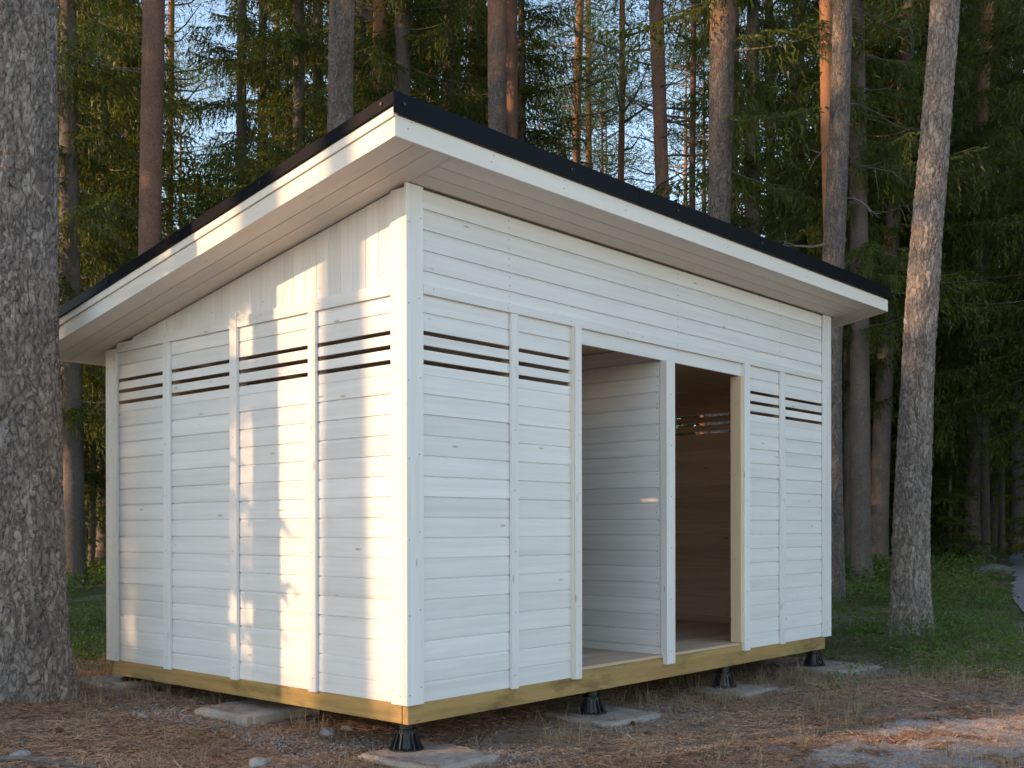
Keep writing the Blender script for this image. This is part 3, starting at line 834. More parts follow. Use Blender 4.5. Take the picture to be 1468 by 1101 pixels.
def pine_crown(name, z0, z1, rmax, ncl, mt=None, ln=.17, wd=.022, per=150, limb0=None):
    VL = []; VW = []
    for i in range(ncl):
        f = rng.random()**.8; z = z0+(z1-z0)*f; rr = rmax*(1-.55*f)*rng.uniform(.25, 1.0)*(.6+.4*min(1, f*4)); a = rng.uniform(0, 6.283)
        c = np.array([rr*math.cos(a), rr*math.sin(a), z])
        n = per; q = rng.normal(size=(n, 3))*np.array([.34, .34, .17])*rng.uniform(.8, 1.5)
        d = unit(q*np.array([1, 1, .7])+rng.normal(0, .2, (n, 3))+np.array([0, 0, .25]))
        VL.append(blades(c+q, d, rng.uniform(.7, 1.3, n)*ln, rng.uniform(.7, 1.3, n)*wd))
        b0 = np.array([0, 0, z-rr*.35]); m_ = (b0+c)/2+np.array([0, 0, -.12]);
        for p, q2, r0, r1 in ((b0, m_, .035, .022), (m_, c, .022, .008)):
            d_ = unit(q2-p); s_ = unit(np.cross(d_, [0, 0, 1.])); u_ = np.cross(s_, d_)
            tri = []
            for k in range(3):
                an, bn = k*2.094, (k+1)*2.094
                w0, w1 = s_*math.cos(an)+u_*math.sin(an), s_*math.cos(bn)+u_*math.sin(bn)
                tri += [p+w0*r0, p+w1*r0, q2+w1*r1, p+w0*r0, q2+w1*r1, q2+w0*r1]
            VW.append(np.array(tri))
    VL = np.vstack(VL); VW = np.vstack(VW); V = np.vstack([VL, VW])
    Fc = np.arange(len(V)).reshape(-1, 3); mi = np.zeros(len(Fc), int); mi[len(VL)//3:] = 1
    return np_mesh(name, V, Fc, [mt or L_PINE, B_TWIG], False, mi)

def dead_branches(name, z0, z1, n, lmin, lmax):
    V = []
    for i in range(n):
        z = rng.uniform(z0, z1); a = rng.uniform(0, 6.283); L = rng.uniform(lmin, lmax)
        d = np.array([math.cos(a), math.sin(a), rng.uniform(-.35, .25)]); d = unit(d)
        pts = [np.array([0, 0, z])]; 
        for k in range(5): pts.append(pts[-1]+d*L/5); d = unit(d+rng.normal(0, .16, 3)+np.array([0, 0, -.05]))
        def tube(pp, r0):
            for k in range(len(pp)-1):
                p, q2 = pp[k], pp[k+1]; ra, rb = r0*(1-k/len(pp)), r0*(1-(k+1)/len(pp))
                d_ = unit(q2-p); s_ = unit(np.cross(d_, [0.1, .2, 1.])); u_ = np.cross(s_, d_)
                for m_ in range(3):
                    an, bn = m_*2.094, (m_+1)*2.094
                    w0, w1 = s_*math.cos(an)+u_*math.sin(an), s_*math.cos(bn)+u_*math.sin(bn)
                    V.extend([p+w0*ra, p+w1*ra, q2+w1*rb, p+w0*ra, q2+w1*rb, q2+w0*rb])
        tube(pts, .012+.008*L)
        for k in (2, 3, 4):
            if rng.random() < .8:
                dd = unit(d+rng.normal(0, .6, 3)); s = [pts[k]]
                for m_ in range(3): s.append(s[-1]+dd*L*.11); dd = unit(dd+rng.normal(0, .2, 3))
                tube(s, .008)
    V = np.array(V)
    return np_mesh(name, V, np.arange(len(V)).reshape(-1, 3), [B_TWIG])

CR = {
 'spruce_a': spruce_crown('spruce_crown', 3.0, 21, 2.7, .50, 5, .85, 1.1),
 'spruce_b': spruce_crown('spruce_crown', 4.8, 23, 2.3, .55, 5, .85, 1.3, .1),
 'spruce_c': spruce_crown('spruce_crown', 1.2, 17, 2.4, .48, 5, .85, .9),
 'spruce_y': spruce_crown('young_spruce_crown', .35, 5.2, 1.25, .26, 5, 1.0, .45),
 'spruce_s': spruce_crown('sparse_spruce_crown', 6.0, 22, 2.2, .8, 3, .8, 1.2, .2),
 'pine_a': pine_crown('pine_crown', 11, 20, 2.6, 60),
 'pine_b': pine_crown('pine_crown', 8.5, 17, 2.3, 55),
 'birch': pine_crown('leafy_crown', 2.2, 8.5, 1.7, 60, L_BROAD, .07, .055, 130),
 'dead_a': dead_branches('dead_branches', 4, 11, 16, .5, 2.0),
 'dead_b': dead_branches('dead_branches', 3, 9, 9, .3, 1.4),
}

def put_crown(t, kind, rz=0.0, s=1.0, zoff=0.0):
    nm = {'dead_a': 'dead_branches', 'dead_b': 'dead_branches'}.get(kind, 'crown')
    o = link(nm, CR[kind], t); o.rotation_euler = (0, 0, rz); o.scale = (s, s, s); o.location = (0, 0, zoff)
    if 'dead' in kind: o['kind'] = 'stuff'
    return o

def traced_tree(name, depth, pts, bk, crowns, label, cat, group=None, hgt=20, relief=0, nseg=24, dz=.12, flare=.15, basez=None, lean_keep=.35):
    """pts: (u, v, width) down the trunk as read on the photograph, at one distance"""
    pts = sorted(pts, key=lambda q: -q[1])
    P = [pix(u, v, depth) for u, v, w_ in pts]; Rr = [w_*depth/F_PX/2 for u, v, w_ in pts]
    P = [np.array(p) for p in P]
    gz = tz(P[0][0], P[0][1])-.05 if basez is None else basez
    if P[0][2] > gz+.02:
        if len(P) > 1: d = (P[0]-P[1])/(P[0][2]-P[1][2])
        else: d = np.array([0, 0, 1.])
        q = P[0]+d*(gz-P[0][2])*.6; q[2] = gz; 
        gr = Rr[0]*(1+.012*(P[0][2]-gz)); P.insert(0, q); Rr.insert(0, gr)
    else: P[0][2] = gz
    d = (P[-1]-P[-2])/(P[-1][2]-P[-2][2]); d[2] = 0
    ztop = gz+hgt; zl = P[-1][2]; rl = Rr[-1]
    if ztop > zl+1:
        for f in (.35, .7, 1.0):
            z = zl+(ztop-zl)*f; q = P[-1]+d*lean_keep*(z-P[-1][2]); q[2] = z; P.append(q); Rr.append(rl*(1-f*.9))
    me, org = trunk_mesh(P, Rr, nseg, dz, bk, relief, int(abs(P[0][0]*13+P[0][1]*7)) % 97, flare)
    t = empty(name, tuple(org)); tag(t, label, cat, group)
    link('trunk', me, t)
    for i, c in enumerate(crowns):
        kind, s, rz = c[0], c[1], c[2]
        o = put_crown(t, kind, rz, s)
        # follow the lean: crown axis passes over the trunk at its middle height
        zc = org[2]+(8 if 'spruce' in kind else 12)*s
        Pa = np.array(P); o.location = (np.interp(zc, Pa[:, 2], Pa[:, 0])-org[0], np.interp(zc, Pa[:, 2], Pa[:, 1])-org[1], 0)
    return t

TG = 'pines and spruces around the shed'
traced_tree('pine_tree', 7.1, [(22, 992, 158), (20, 900, 142), (19, 760, 134), (19, 500, 120), (20, 300, 116), (24, 0, 110)], B_OLD, [('pine_a', 1.1, .3)],
    'massive grey trunk with plated bark at the left edge of the shed', 'tree', TG, 22, .021, 190, .018, .07)
traced_tree('pine_tree', 10.9, [(1303, 910, 58), (1304, 850, 53), (1308, 700, 50), (1315, 560, 46), (1323, 400, 45), (1340, 200, 41), (1357, 0, 40)], B_OLD, [('pine_a', 1.0, 1.3)],
    'leaning grey trunk standing in green cover right of the shed', 'tree', TG, 21, .015, 120, .022, .26)
traced_tree('pine_tree', 14.2, [(1194, 868, 34), (1192, 700, 31), (1190, 520, 31), (1194, 380, 31), (1203, 200, 29), (1208, 0, 27)], B_GREY, [('pine_b', 1.1, .8), ('dead_b', 1, 2)],
    'forked pine trunk rising behind the right end of the shed roof', 'tree', TG, 20, .011, 70, .04, .12)
traced_tree('pine_tree', 14.9, [(1193, 430, 17), (1186, 200, 18), (1184, 0, 18)], B_ORANGE, [('pine_b', .9, 2.8)],
    'coppery stem close beside the forked pine behind the roof end', 'tree', TG, 18, 0, 32, .1)
traced_tree('pine_tree', 15.6, [(214, 370, 31), (217, 200, 31), (221, 0, 30)], B_RED, [('pine_a', 1.0, 2.1)],
    'smooth reddish pine trunk left of the roof slope', 'tree', TG, 21, .004, 56, .05)
traced_tree('pine_tree', 14.6, [(487, 195, 37), (488, 100, 36), (491, 0, 35)], B_GREY, [('pine_a', 1.0, .1)],
    'grey plated pine trunk left of the roof peak', 'tree', TG, 21, .012, 70, .04)
traced_tree('pine_tree', 19.5, [(544, 140, 19), (545, 0, 19)], B_ORANGE, [('pine_b', 1.1, 1.1)],
    'slim coppery pine trunk right at the roof peak', 'tree', TG, 20, 0, 32, .1)
traced_tree('pine_tree', 17.0, [(713, 190, 27), (712, 0, 26)], B_GREY, [('pine_b', 1.2, 2.5)],
    'straight grey trunk, left one of the pair behind the front eave', 'tree', TG, 21, .010, 56, .06)
traced_tree('pine_tree', 19.0, [(735, 195, 16), (733, 0, 17)], B_RED, [('pine_a', .95, 3.3)],
    'slim pinkish trunk, right one of the pair behind the front eave', 'tree', TG, 19, 0, 32, .1)
traced_tree('pine_tree', 32.0, [(827, 200, 11), (828, 120, 12), (832, 0, 11)], B_ORANGE, [('pine_b', 1.1, .4), ('dead_b', 1.2, .3)],
    'distant coppery pine against blue sky left of the thin orange one', 'tree', TG, 22, 0, 20, .2)
traced_tree('pine_tree', 36.0, [(844, 200, 9), (843, 0, 8)], B_RED, [('pine_a', 1.1, 1.9)],
    'thin far trunk just right of the distant coppery pine', 'tree', TG, 22, 0, 16, .2)
traced_tree('pine_tree', 27.0, [(890, 270, 9), (892, 130, 9), (892, 0, 8)], B_ORANGE, [('dead_b', 1.2, 1.2), ('pine_b', 1.2, 2.9)],
    'thin sunlit orange pine stem against the blue sky gap', 'tree', TG, 22, 0, 20, .15)
traced_tree('pine_tree', 17.5, [(950, 290, 19), (946, 150, 20), (940, 0, 21)], B_RED, [('dead_a', 1.0, 1.6), ('pine_a', 1.0, .6)],
    'pinkish pine trunk with bare dead side branches by the sky gap', 'tree', TG, 21, .004, 40, .08)
traced_tree('pine_tree', 25.0, [(992, 300, 9), (995, 0, 8)], B_RED, [('dead_a', 1.0, .2), ('pine_b', 1.1, .9)],
    'very thin reddish stem between two thicker trunks behind the eave', 'tree', TG, 20, 0, 20, .15)
traced_tree('spruce_tree', 15.4, [(1031, 320, 32), (1034, 150, 35), (1037, 0, 37)], B_GREY, [('spruce_s', 1.0, 2.2)],
    'thick grey trunk with a hanging spruce bough behind the eave', 'tree', TG, 22, .012, 70, .04)
traced_tree('pine_tree', 22.0, [(1052, 330, 9), (1054, 150, 9), (1056, 0, 8)], B_RED, [('pine_b', 1.2, 1.3)],
    'thin red stem hugging the right side of the thick bough trunk', 'tree', TG, 20, 0, 20, .15)
traced_tree('pine_tree', 24.0, [(1106, 350, 14), (1104, 200, 13), (1102, 0, 12)], B_RED, [('dead_a', 1.1, 2.6), ('pine_a', 1.0, 2.2)],
    'reddish trunk half hidden by dark boughs above the right eave', 'tree', TG, 21, 0, 24, .12)
traced_tree('spruce_tree', 21.0, [(1259, 795, 27), (1262, 660, 26), (1270, 500, 23), (1281, 300, 20), (1300, 80, 20), (1305, 0, 19)], B_SPRUCE, [('spruce_b', 1.05, .7)],
    'dark spruce with sweeping boughs between shed and leaning trunk', 'tree', TG, 22, .006, 48, .08, .2)
traced_tree('pine_tree', 23.0, [(1392, 786, 26), (1393, 700, 22), (1396, 560, 20), (1400, 330, 19), (1408, 150, 17), (1417, 0, 16)], B_GREY, [('spruce_s', .95, 4.0)],
    'slim trunk with a sunlit streak, left one of the right hand pair', 'tree', TG, 22, .006, 40, .08, .2)
traced_tree('pine_tree', 24.5, [(1411, 779, 16), (1410, 600, 14), (1411, 400, 13), (1414, 0, 11)], B_SPRUCE, [('spruce_b', 1.0, 5.0)],
    'straight darker trunk, right one of the right hand pair', 'tree', TG, 22, 0, 32, .12, .2)
traced_tree('pine_tree', 30.0, [(1370, 775, 11), (1371, 600, 10), (1373, 400, 9), (1376, 0, 8)], B_SPRUCE, [('spruce_b', 1.0, 2.0)],
    'thin shaded trunk right behind the leaning grey one', 'tree', TG, 22, 0, 20, .15)
traced_tree('pine_tree', 31.0, [(1436, 772, 9), (1437, 500, 8), (1440, 0, 7)], B_SPRUCE, [('spruce_s', 1.0, 1.0)],
    'thin faint trunk nearest the path in the right background', 'tree', TG, 21, 0, 20, .15)
traced_tree('pine_tree', 26.0, [(1212, 790, 11), (1210, 600, 10), (1212, 300, 9), (1215, 0, 8)], B_SPRUCE, [('spruce_b', 1.1, 3.0)],
    'thin dark trunk just beside the right end of the shed', 'tree', TG, 22, 0, 20, .15)
traced_tree('spruce_tree', 24.0, [(346, 290, 15), (346, 150, 14), (347, 0, 13)], B_SPRUCE, [('spruce_s', 1.0, 1.7)],
    'dark spruce trunk, left one of two before the left sky gap', 'tree', TG, 22, 0, 24, .12)
traced_tree('spruce_tree', 25.0, [(375, 290, 13), (376, 150, 12), (377, 0, 11)], B_SPRUCE, [('spruce_b', .9, .9)],
    'dark spruce trunk, right one of two before the left sky gap', 'tree', TG, 20, 0, 24, .12)
traced_tree('pine_tree', 29.0, [(243, 300, 10), (244, 150, 10), (246, 0, 9)], B_ORANGE, [('pine_b', 1.0, 1.5), ('dead_b', 1.2, 0)],
    'sunlit yellow stem just right of the smooth reddish pine', 'tree', TG, 20, 0, 20, .15)
traced_tree('pine_tree', 23.0, [(184, 320, 12), (184, 150, 12), (186, 0, 11)], B_RED, [('spruce_a', .8, .4)],
    'red stem in dark foliage left of the smooth reddish pine', 'tree', TG, 19, 0, 20, .15)
traced_tree('pine_tree', 28.0, [(398, 200, 8), (397, 0, 8)], B_RED, [('pine_a', 1.0, .4)],
    'thin far red stem above the left roof slope', 'tree', TG, 19, 0, 20, .15)
traced_tree('pine_tree', 30.0, [(620, 190, 11), (622, 0, 10)], B_RED, [('spruce_s', 1.0, .4)],
    'thin reddish trunk in spruce boughs right of the roof peak', 'tree', TG, 20, 0, 20, .15)
traced_tree('pine_tree', 26.0, [(691, 190, 9), (692, 0, 9)], B_RED, [('dead_b', 1.0, .4)],
    'thin red stem left of the pair behind the front eave', 'tree', TG, 20, 0, 20, .15)

# the wood behind: (u, depth, crown, scale)
def wood_tree(u, depth, kind, s, name, label, group, bk, cat='tree'):
    p = pix(u, 760, depth); x, y_ = p[0], p[1]
    z0 = tz(x, y_)-.05
    key = (kind, bk.name)
    if key not in _wt:
        hgt = {'spruce_a': 20.5, 'spruce_b': 22.5, 'spruce_c': 16.5, 'spruce_y': 5, 'spruce_s': 21.5, 'pine_a': 19, 'pine_b': 16, 'birch': 8}[kind]
        r0 = .015*hgt*.55+.01; hs = np.array([0, .5, hgt*.3, hgt*.6, hgt]); P = np.stack([.04*np.sin(hs), .04*np.cos(hs*.7), hs], 1)
        me, _ = trunk_mesh(P, np.array([r0*1.15, r0, r0*.85, r0*.55, .015]), 18, .4, bk, 0, len(_wt)+1, .1)
        _wt[key] = me
    t = empty(name, (x, y_, z0), rng.uniform(0, 6.28)); tag(t, label, cat, group)
    o = link('trunk', _wt[key], t); o.scale = (s, s, s)
    put_crown(t, kind, 0, s)
    return t
_wt = {}
MARKS = [(-400, 'left margin'), (25, 'massive edge trunk'), (217, 'smooth reddish pine'), (346, 'left sky gap trunks'), (488, 'grey pine left of peak'), (545, 'coppery pine at peak'),
         (713, 'pair behind the eave'), (892, 'thin orange stem'), (945, 'pinkish pine'), (1034, 'thick bough trunk'), (1195, 'forked pine'), (1308, 'leaning trunk'), (1395, 'right hand trunk pair'), (1900, 'right margin path')]
ORD = ['nearest', 'second nearest', 'third nearest', 'fourth nearest', 'fifth nearest', 'sixth nearest', 'seventh nearest', 'eighth nearest', 'ninth nearest', 'tenth nearest']
def name_places(items, what):
    by = {}
    for it in items:
        k = max(i for i, m_ in enumerate(MARKS) if it[0] >= m_[0]); by.setdefault(k, []).append(it)
    out = {}
    for k, L_ in by.items():
        for j, it in enumerate(sorted(L_, key=lambda q: q[1])):
            if j > 9: out[it] = None; continue
            o_ = (ORD[j]+' ') if len(L_) > 1 else ''
            out[it] = '%s%s between %s and %s' % (o_, what, MARKS[k][1], MARKS[k+1][1])
    return out
SP = ('spruce_tree', 'dark drooping spruce in the dense wood behind the shed', 'spruces in the wood behind', B_SPRUCE)
YS = ('young_spruce', 'low young spruce among the shaded undergrowth of the wood', 'young spruces under the tall trees', B_SPRUCE)
PI_ = ('pine_tree', 'distant tall pine with high crown behind the wood edge', 'distant pines', B_ORANGE)
BI = ('young_birch', 'bright leafy young tree in the wood behind the roof', 'leafy young trees', B_TWIG)
SPL = ((105, 17, 'spruce_a', .95), (150, 21, 'spruce_c', 1.1), (60, 24, 'spruce_a', 1.1), (20, 19, 'spruce_c', 1), (-60, 22, 'spruce_a', 1), (120, 29, 'spruce_b', 1.1),
                   (205, 26, 'spruce_c', .9), (430, 19, 'spruce_a', .85), (400, 28, 'spruce_c', .9), (460, 26, 'spruce_b', 1.0), (520, 23, 'spruce_a', 1.0), (575, 19, 'spruce_b', .95),
                   (600, 27, 'spruce_a', 1.1), (640, 21, 'spruce_a', .95), (680, 25, 'spruce_b', 1.1), (745, 22, 'spruce_a', .8), (800, 30, 'spruce_c', .7), (500, 34, 'spruce_a', 1.2), (660, 35, 'spruce_a', 1.2),
                   (1075, 18.5, 'spruce_b', .8), (1140, 22, 'spruce_b', .95), (1100, 33, 'spruce_c', .8), (1235, 17.5, 'spruce_b', .85), (1250, 25, 'spruce_a', 1.0), (1320, 22, 'spruce_a', .9), (1345, 30, 'spruce_a', 1.1),
                   (1180, 30, 'spruce_c', .8), (1210, 36, 'spruce_a', 1.1), (1400, 30, 'spruce_a', 1.0), (1460, 26, 'spruce_b', .95), (1500, 20, 'spruce_a', .9), (1290, 36, 'spruce_a', 1.1), (1440, 40, 'spruce_a', 1.2), (1520, 33, 'spruce_a', 1.1),
                   (1380, 44, 'spruce_a', 1.2), (1240, 46, 'spruce_a', 1.2), (560, 45, 'spruce_a', 1.2), (90, 40, 'spruce_a', 1.2), (170, 38, 'spruce_a', 1), (1040, 40, 'spruce_c', .8), (330, 36, 'spruce_c', .62), (290, 32, 'spruce_c', .6), (960, 38, 'spruce_c', .75),
                   (1220, 13.5+8, 'spruce_b', .7), (1330, 27, 'spruce_c', 1.0), (1365, 36, 'spruce_c', 1.1), (1425, 33, 'spruce_c', 1.0), (1290, 29, 'spruce_c', .9))
LB = name_places(SPL, 'drooping spruce')
for it in SPL: u, d, k, s = it; t = wood_tree(u, d, k, s, SP[0], LB[it] or SP[1], SP[2], SP[3]); (put_crown(t, 'dead_b', u, 1.0) if k == 'spruce_b' and d < 26 else None)
YL = []
for i in range(70):
    u = rng.uniform(-80, 1540); d = rng.uniform(17, 48)
    if 1410+0*d < u < 1500 and d < 30: continue
    YL.append((u, d, rng.uniform(.45, 1.05)))
for i in range(60):
    u = rng.uniform(1190, 1560); d = rng.uniform(21, 50)
    if u > 1390 and d < 34: continue
    YL.append((u, d, rng.uniform(.6, 1.15)))
LB = name_places([it for it in YL if it[1] < 34 and (it[0] > 1190 or it[0] < 217)], 'low young spruce')
for it in YL: wood_tree(it[0], it[1], 'spruce_y', it[2], YS[0], LB.get(it) or YS[1], YS[2], YS[3])
for i in range(75):
    u = rng.uniform(-150, 1620); d = rng.uniform(46, 95)
    wood_tree(u, d, 'spruce_c', rng.uniform(.7, 1.05), *SP)
PNL = ((260, 44, 'pine_a', 1.0), (310, 55, 'pine_b', 1.1), (780, 40, 'pine_b', 1.05), (810, 52, 'pine_a', 1.1), (870, 48, 'pine_b', 1.2), (865, 36, 'pine_b', .95), (985, 45, 'pine_a', 1.1), (1010, 34, 'pine_b', 1.0),
                   (1080, 44, 'pine_a', 1.1), (1130, 38, 'pine_b', 1.1), (1165, 50, 'pine_a', 1.1), (420, 42, 'pine_b', 1.1), (700, 46, 'pine_a', 1.1), (1480, 48, 'pine_a', 1.1))
LB = name_places(PNL, 'distant high crowned pine')
for it in PNL: u, d, k, s = it; wood_tree(u, d, k, s, PI_[0], LB[it], PI_[2], PI_[3])
BIL = ((285, 24, 1.0), (325, 28, 1.1), (410, 22, .95), (925, 30, 1.1), (965, 27, .95), (880, 42, 1.2), (1000, 36, 1.2), (1160, 27, 1.0), (130, 20, .8))
LB = name_places(BIL, 'leafy young tree')
for it in BIL: u, d, s = it; wood_tree(u, d, 'birch', s, BI[0], LB[it], BI[2], BI[3])

# unseen trees left and right of the view, added for their shade
LW = ('spruce_tree', 'unseen tree left of the shed, placed for the shade it casts', 'unseen shade trees left of the picture', B_SPRUCE)
for i in range(46):  # spruces out of view, added to darken the wood behind
    u = rng.uniform(1720, 3400); d = rng.uniform(12, 42)
    if u < 2000 and d < 20: continue
    wood_tree(u, d, ('spruce_a', 'spruce_b', 'spruce_c')[i % 3], rng.uniform(.9, 1.15), 'spruce_tree', 'unseen tall spruce right of the path, added to darken the wood', 'unseen shade trees right of the picture', B_SPRUCE)
for i in range(8):
    u = rng.uniform(-1500, -350); d = rng.uniform(26, 60)
    wood_tree(u, d, ('spruce_a', 'spruce_b')[i % 2], rng.uniform(.9, 1.15), *LW)
def side_tree(x, y_, kind, s, rz, tup=LW):
    u = 0
    t = wood_tree(0, 20, kind, s, *tup); t.location = (x, y_, tz(x, y_)-.05); t.rotation_euler = (0, 0, rz); return t
# unseen trees placed so sunlight falls in dapples on wall and ground
side_tree(-15.22, 8.97, 'pine_a', 0.86, 2.88)
side_tree(-14.09, 10.83, 'spruce_b', 0.80, 1.60)
side_tree(-9.39, 16.89, 'spruce_a', 1.11, 4.81)
side_tree(-17.80, 7.41, 'spruce_b', 1.03, 4.74)
side_tree(-19.12, 11.06, 'birch', 0.76, 0.34)
side_tree(-13.34, 7.22, 'pine_a', 0.91, 5.01)
side_tree(-7.18, 14.22, 'spruce_b', 1.12, 5.18)
side_tree(-11.76, 6.93, 'pine_a', 1.00, 4.03)
side_tree(-33.17, 23.10, 'pine_a', 1.05, 3.18)
side_tree(-8.16, 10.95, 'spruce_a', 1.04, 6.15)
side_tree(-29.30, 18.35, 'spruce_a', 0.76, 4.59)
side_tree(-36.30, 21.86, 'spruce_b', 0.78, 0.66)
side_tree(-4.32, 4.27, 'spruce_y', 1.07, 2.58)
side_tree(-20.84, 12.63, 'birch', 0.82, 0.06)
side_tree(-9.87, 5.00, 'spruce_y', 0.82, 1.94)
side_tree(-11.10, 18.01, 'spruce_b', 1.04, 5.58)
side_tree(-9.33, 8.41, 'birch', 0.97, 1.39)
side_tree(-8.67, 12.87, 'pine_b', 0.77, 0.76)
side_tree(-17.76, 19.83, 'spruce_b', 0.96, 6.06)
side_tree(-10.11, 6.01, 'spruce_y', 0.76, 3.63)
side_tree(-21.73, 20.28, 'pine_a', 0.90, 3.20)
side_tree(-42.78, 22.10, 'spruce_a', 0.91, 0.07)
side_tree(-9.28, 9.51, 'pine_a', 0.86, 4.16)
side_tree(-3.50, 3.22, 'pine_a', 0.79, 4.50)
side_tree(-20.63, 9.37, 'birch', 1.10, 2.30)
side_tree(-5.46, 4.88, 'pine_b', 1.09, 0.43)
side_tree(-20.34, 18.80, 'pine_b', 0.96, 1.05)
side_tree(-9.70, 17.63, 'pine_b', 1.04, 0.06)
side_tree(-21.13, 9.89, 'birch', 0.89, 4.28)
side_tree(-6.70, 6.36, 'pine_a', 1.05, 5.56)
side_tree(-21.94, 12.46, 'birch', 0.83, 1.14)
side_tree(-20.81, 10.24, 'pine_b', 0.97, 1.85)
side_tree(-3.34, 6.17, 'pine_b', 0.84, 4.52)
side_tree(-9.30, 15.48, 'pine_a', 0.91, 0.81)
side_tree(-17.80, 18.71, 'spruce_a', 0.76, 2.37)
side_tree(-20.64, 11.62, 'birch', 0.77, 0.99)

# ------------------------------------------------------------------ ground cover
f2 = np.array([math.cos(yaw), math.sin(yaw)]); r2 = np.array([math.sin(yaw), -math.cos(yaw)])
def scatter(n, d0, d1, umin=-60, umax=1530, pw=1.0):
    q = rng.random(n); dep = (d0**pw+(d1**pw-d0**pw)*q)**(1/pw); u = rng.uniform(umin, umax, n)
    P = CAM[:2]+dep[:, None]*f2+(dep*(u-734)/F_PX)[:, None]*r2
    return P[:, 0], P[:, 1], dep, u
def under_shed(x, y_, mgn=0.0): return (x > -.0-mgn) & (x < 5.0+mgn) & (y_ > 0-mgn) & (y_ < 3.2+mgn)

def litter():
    x, y_, dep, u = scatter(150000, 4.6, 11)
    a, g = zone(x, y_); keep = rng.random(len(x)) < (1-.75*a)*(1-.6*g); x, y_ = x[keep], y_[keep]
    n = len(x); z = terrain(x, y_)+.003
    th = rng.uniform(0, 6.283, n)+0; d = unit(np.stack([np.cos(th), np.sin(th), rng.normal(0, .16, n)], 1))
    L = rng.uniform(.025, .095, n); wd = rng.uniform(.0018, .0038, n)
    s = np.stack([-np.sin(th), np.cos(th), rng.normal(0, .3, n)], 1)*wd[:, None]/2
    P = np.stack([x, y_, z+rng.uniform(0, .008, n)], 1)
    m2 = len(SLABS)*260; q = rng.integers(0, len(SLABS), m2); sx = np.array(SLABS)[q]
    P2 = np.stack([sx[:, 0]+(sx[:, 1]-sx[:, 0])*np.clip(rng.beta(.5, .5, m2), .06, .94), sx[:, 2]+(sx[:, 3]-sx[:, 2])*rng.uniform(.05, .95, m2), sx[:, 4]+.005], 1)
    P[:m2] = P2; d[:m2, 2] *= .2
    ls = rng.random(n) < .02; k_ = rng.uniform(1.6, 2.6, ls.sum()); L[ls] = rng.uniform(.08, .20, ls.sum()); s[ls] *= k_[:, None]
    fl = (rng.random(n) < .13) & ~ls; L[fl] = rng.uniform(.008, .026, fl.sum()); s[fl] *= (rng.uniform(.004, .012, fl.sum())/wd[fl])[:, None]
    V = np.stack([P-s-d*L[:, None]/2, P+s-d*L[:, None]/2, P+s+d*L[:, None]/2, P-s+d*L[:, None]/2], 1).reshape(-1, 3)
    tag(link('needle_litter', np_mesh('needle_litter', V, np.arange(len(V)).reshape(-1, 4), [M_NEEDLE])), 'brown fallen pine needles strewn on the ground', 'needle litter', kind='stuff')
litter()

def tufts(name, label, cat, mt, n, d0, d1, keepf, bl=(.06, .2), nb=(5, 12), wd=.003, lean=.6, pw=1.0, lead=None):
    x, y_, dep, u = scatter(n, d0, d1, pw=pw)
    if lead is not None: x = np.append(x, lead[0]); y_ = np.append(y_, lead[1]); dep = np.append(dep, lead[0]*0+7)
    k = rng.random(len(x)) < keepf(x, y_, dep)
    if lead is not None: k[-len(lead[0]):] = True
    for a0, a1, b0, b1, zt_ in SLABS: k &= ~((x > a0-.02) & (x < a1+.02) & (y_ > b0-.04) & (y_ < b1+.02))
    x, y_, dep = x[k], y_[k], dep[k]
    cnt = rng.integers(nb[0], nb[1], len(x)); X = np.repeat(x, cnt)+rng.normal(0, .035, cnt.sum()); Y = np.repeat(y_, cnt)+rng.normal(0, .035, cnt.sum())
    m_ = len(X); Z = terrain(X, Y)-.005; L = rng.uniform(bl[0], bl[1], m_)*np.repeat(rng.uniform(.6, 1.2, len(x)), cnt)
    th = rng.uniform(0, 6.283, m_); ln = rng.uniform(.25*lean, lean, m_)
    h = np.stack([np.cos(th), np.sin(th), 0*th], 1); s = np.stack([-np.sin(th), np.cos(th), 0*th], 1)*(wd*np.clip(np.repeat(dep, cnt)/8, 1, 2.5)/2)[:, None]
    B = np.stack([X, Y, Z], 1); A1 = B+h*(L*np.sin(ln*.45)*.5)[:, None]+np.array([0, 0, 1])*(L*np.cos(ln*.45)*.5)[:, None]
    A2 = A1+h*(L*np.sin(ln)*.55)[:, None]+np.array([0, 0, 1])*(L*np.cos(ln)*.55)[:, None]; A2[:, 2] = np.maximum(A2[:, 2], Z+.012)
    V = np.stack([B-s, B+s, A1+s*.8, A1-s*.8, A1-s*.8, A1+s*.8, A2+s*.1, A2-s*.1], 1).reshape(-1, 3)
    tag(link(name, np_mesh(name, V, np.arange(len(V)).reshape(-1, 4), [mt])), label, cat, kind='stuff')
def kf_dry(x, y_, dep):
    a, g = zone(x, y_); n = fbm(x*2.2, y_*2.2, 77, 3)
    band = np.clip(1-np.abs(dep-8.3)/1.6, 0, 1)*.9+.10
    return np.clip((n-.46)*6, 0, 1)*band*(~((x > .2) & (x < 4.9) & (y_ > .5) & (y_ < 3)))
def edge_lead():
    xs_ = np.concatenate([rng.uniform(.5, 4.9, 50), rng.uniform(-.25, .1, 22), np.array([2.75, 2.8, 2.82, 4.15, 4.18, 4.2])])
    ys_ = np.concatenate([rng.uniform(-.25, .35, 50), rng.uniform(.6, 3.1, 22), np.array([-.25, -.22, -.3, -.05, -.1, 0])])
    return xs_, ys_
tufts('dry_grass', 'straw coloured dry grass lying round the shed base', 'dry grass', L_STRAW, 5200, 4.9, 12, kf_dry, (.05, .22), (9, 22), .0026, 1.75, lead=edge_lead())
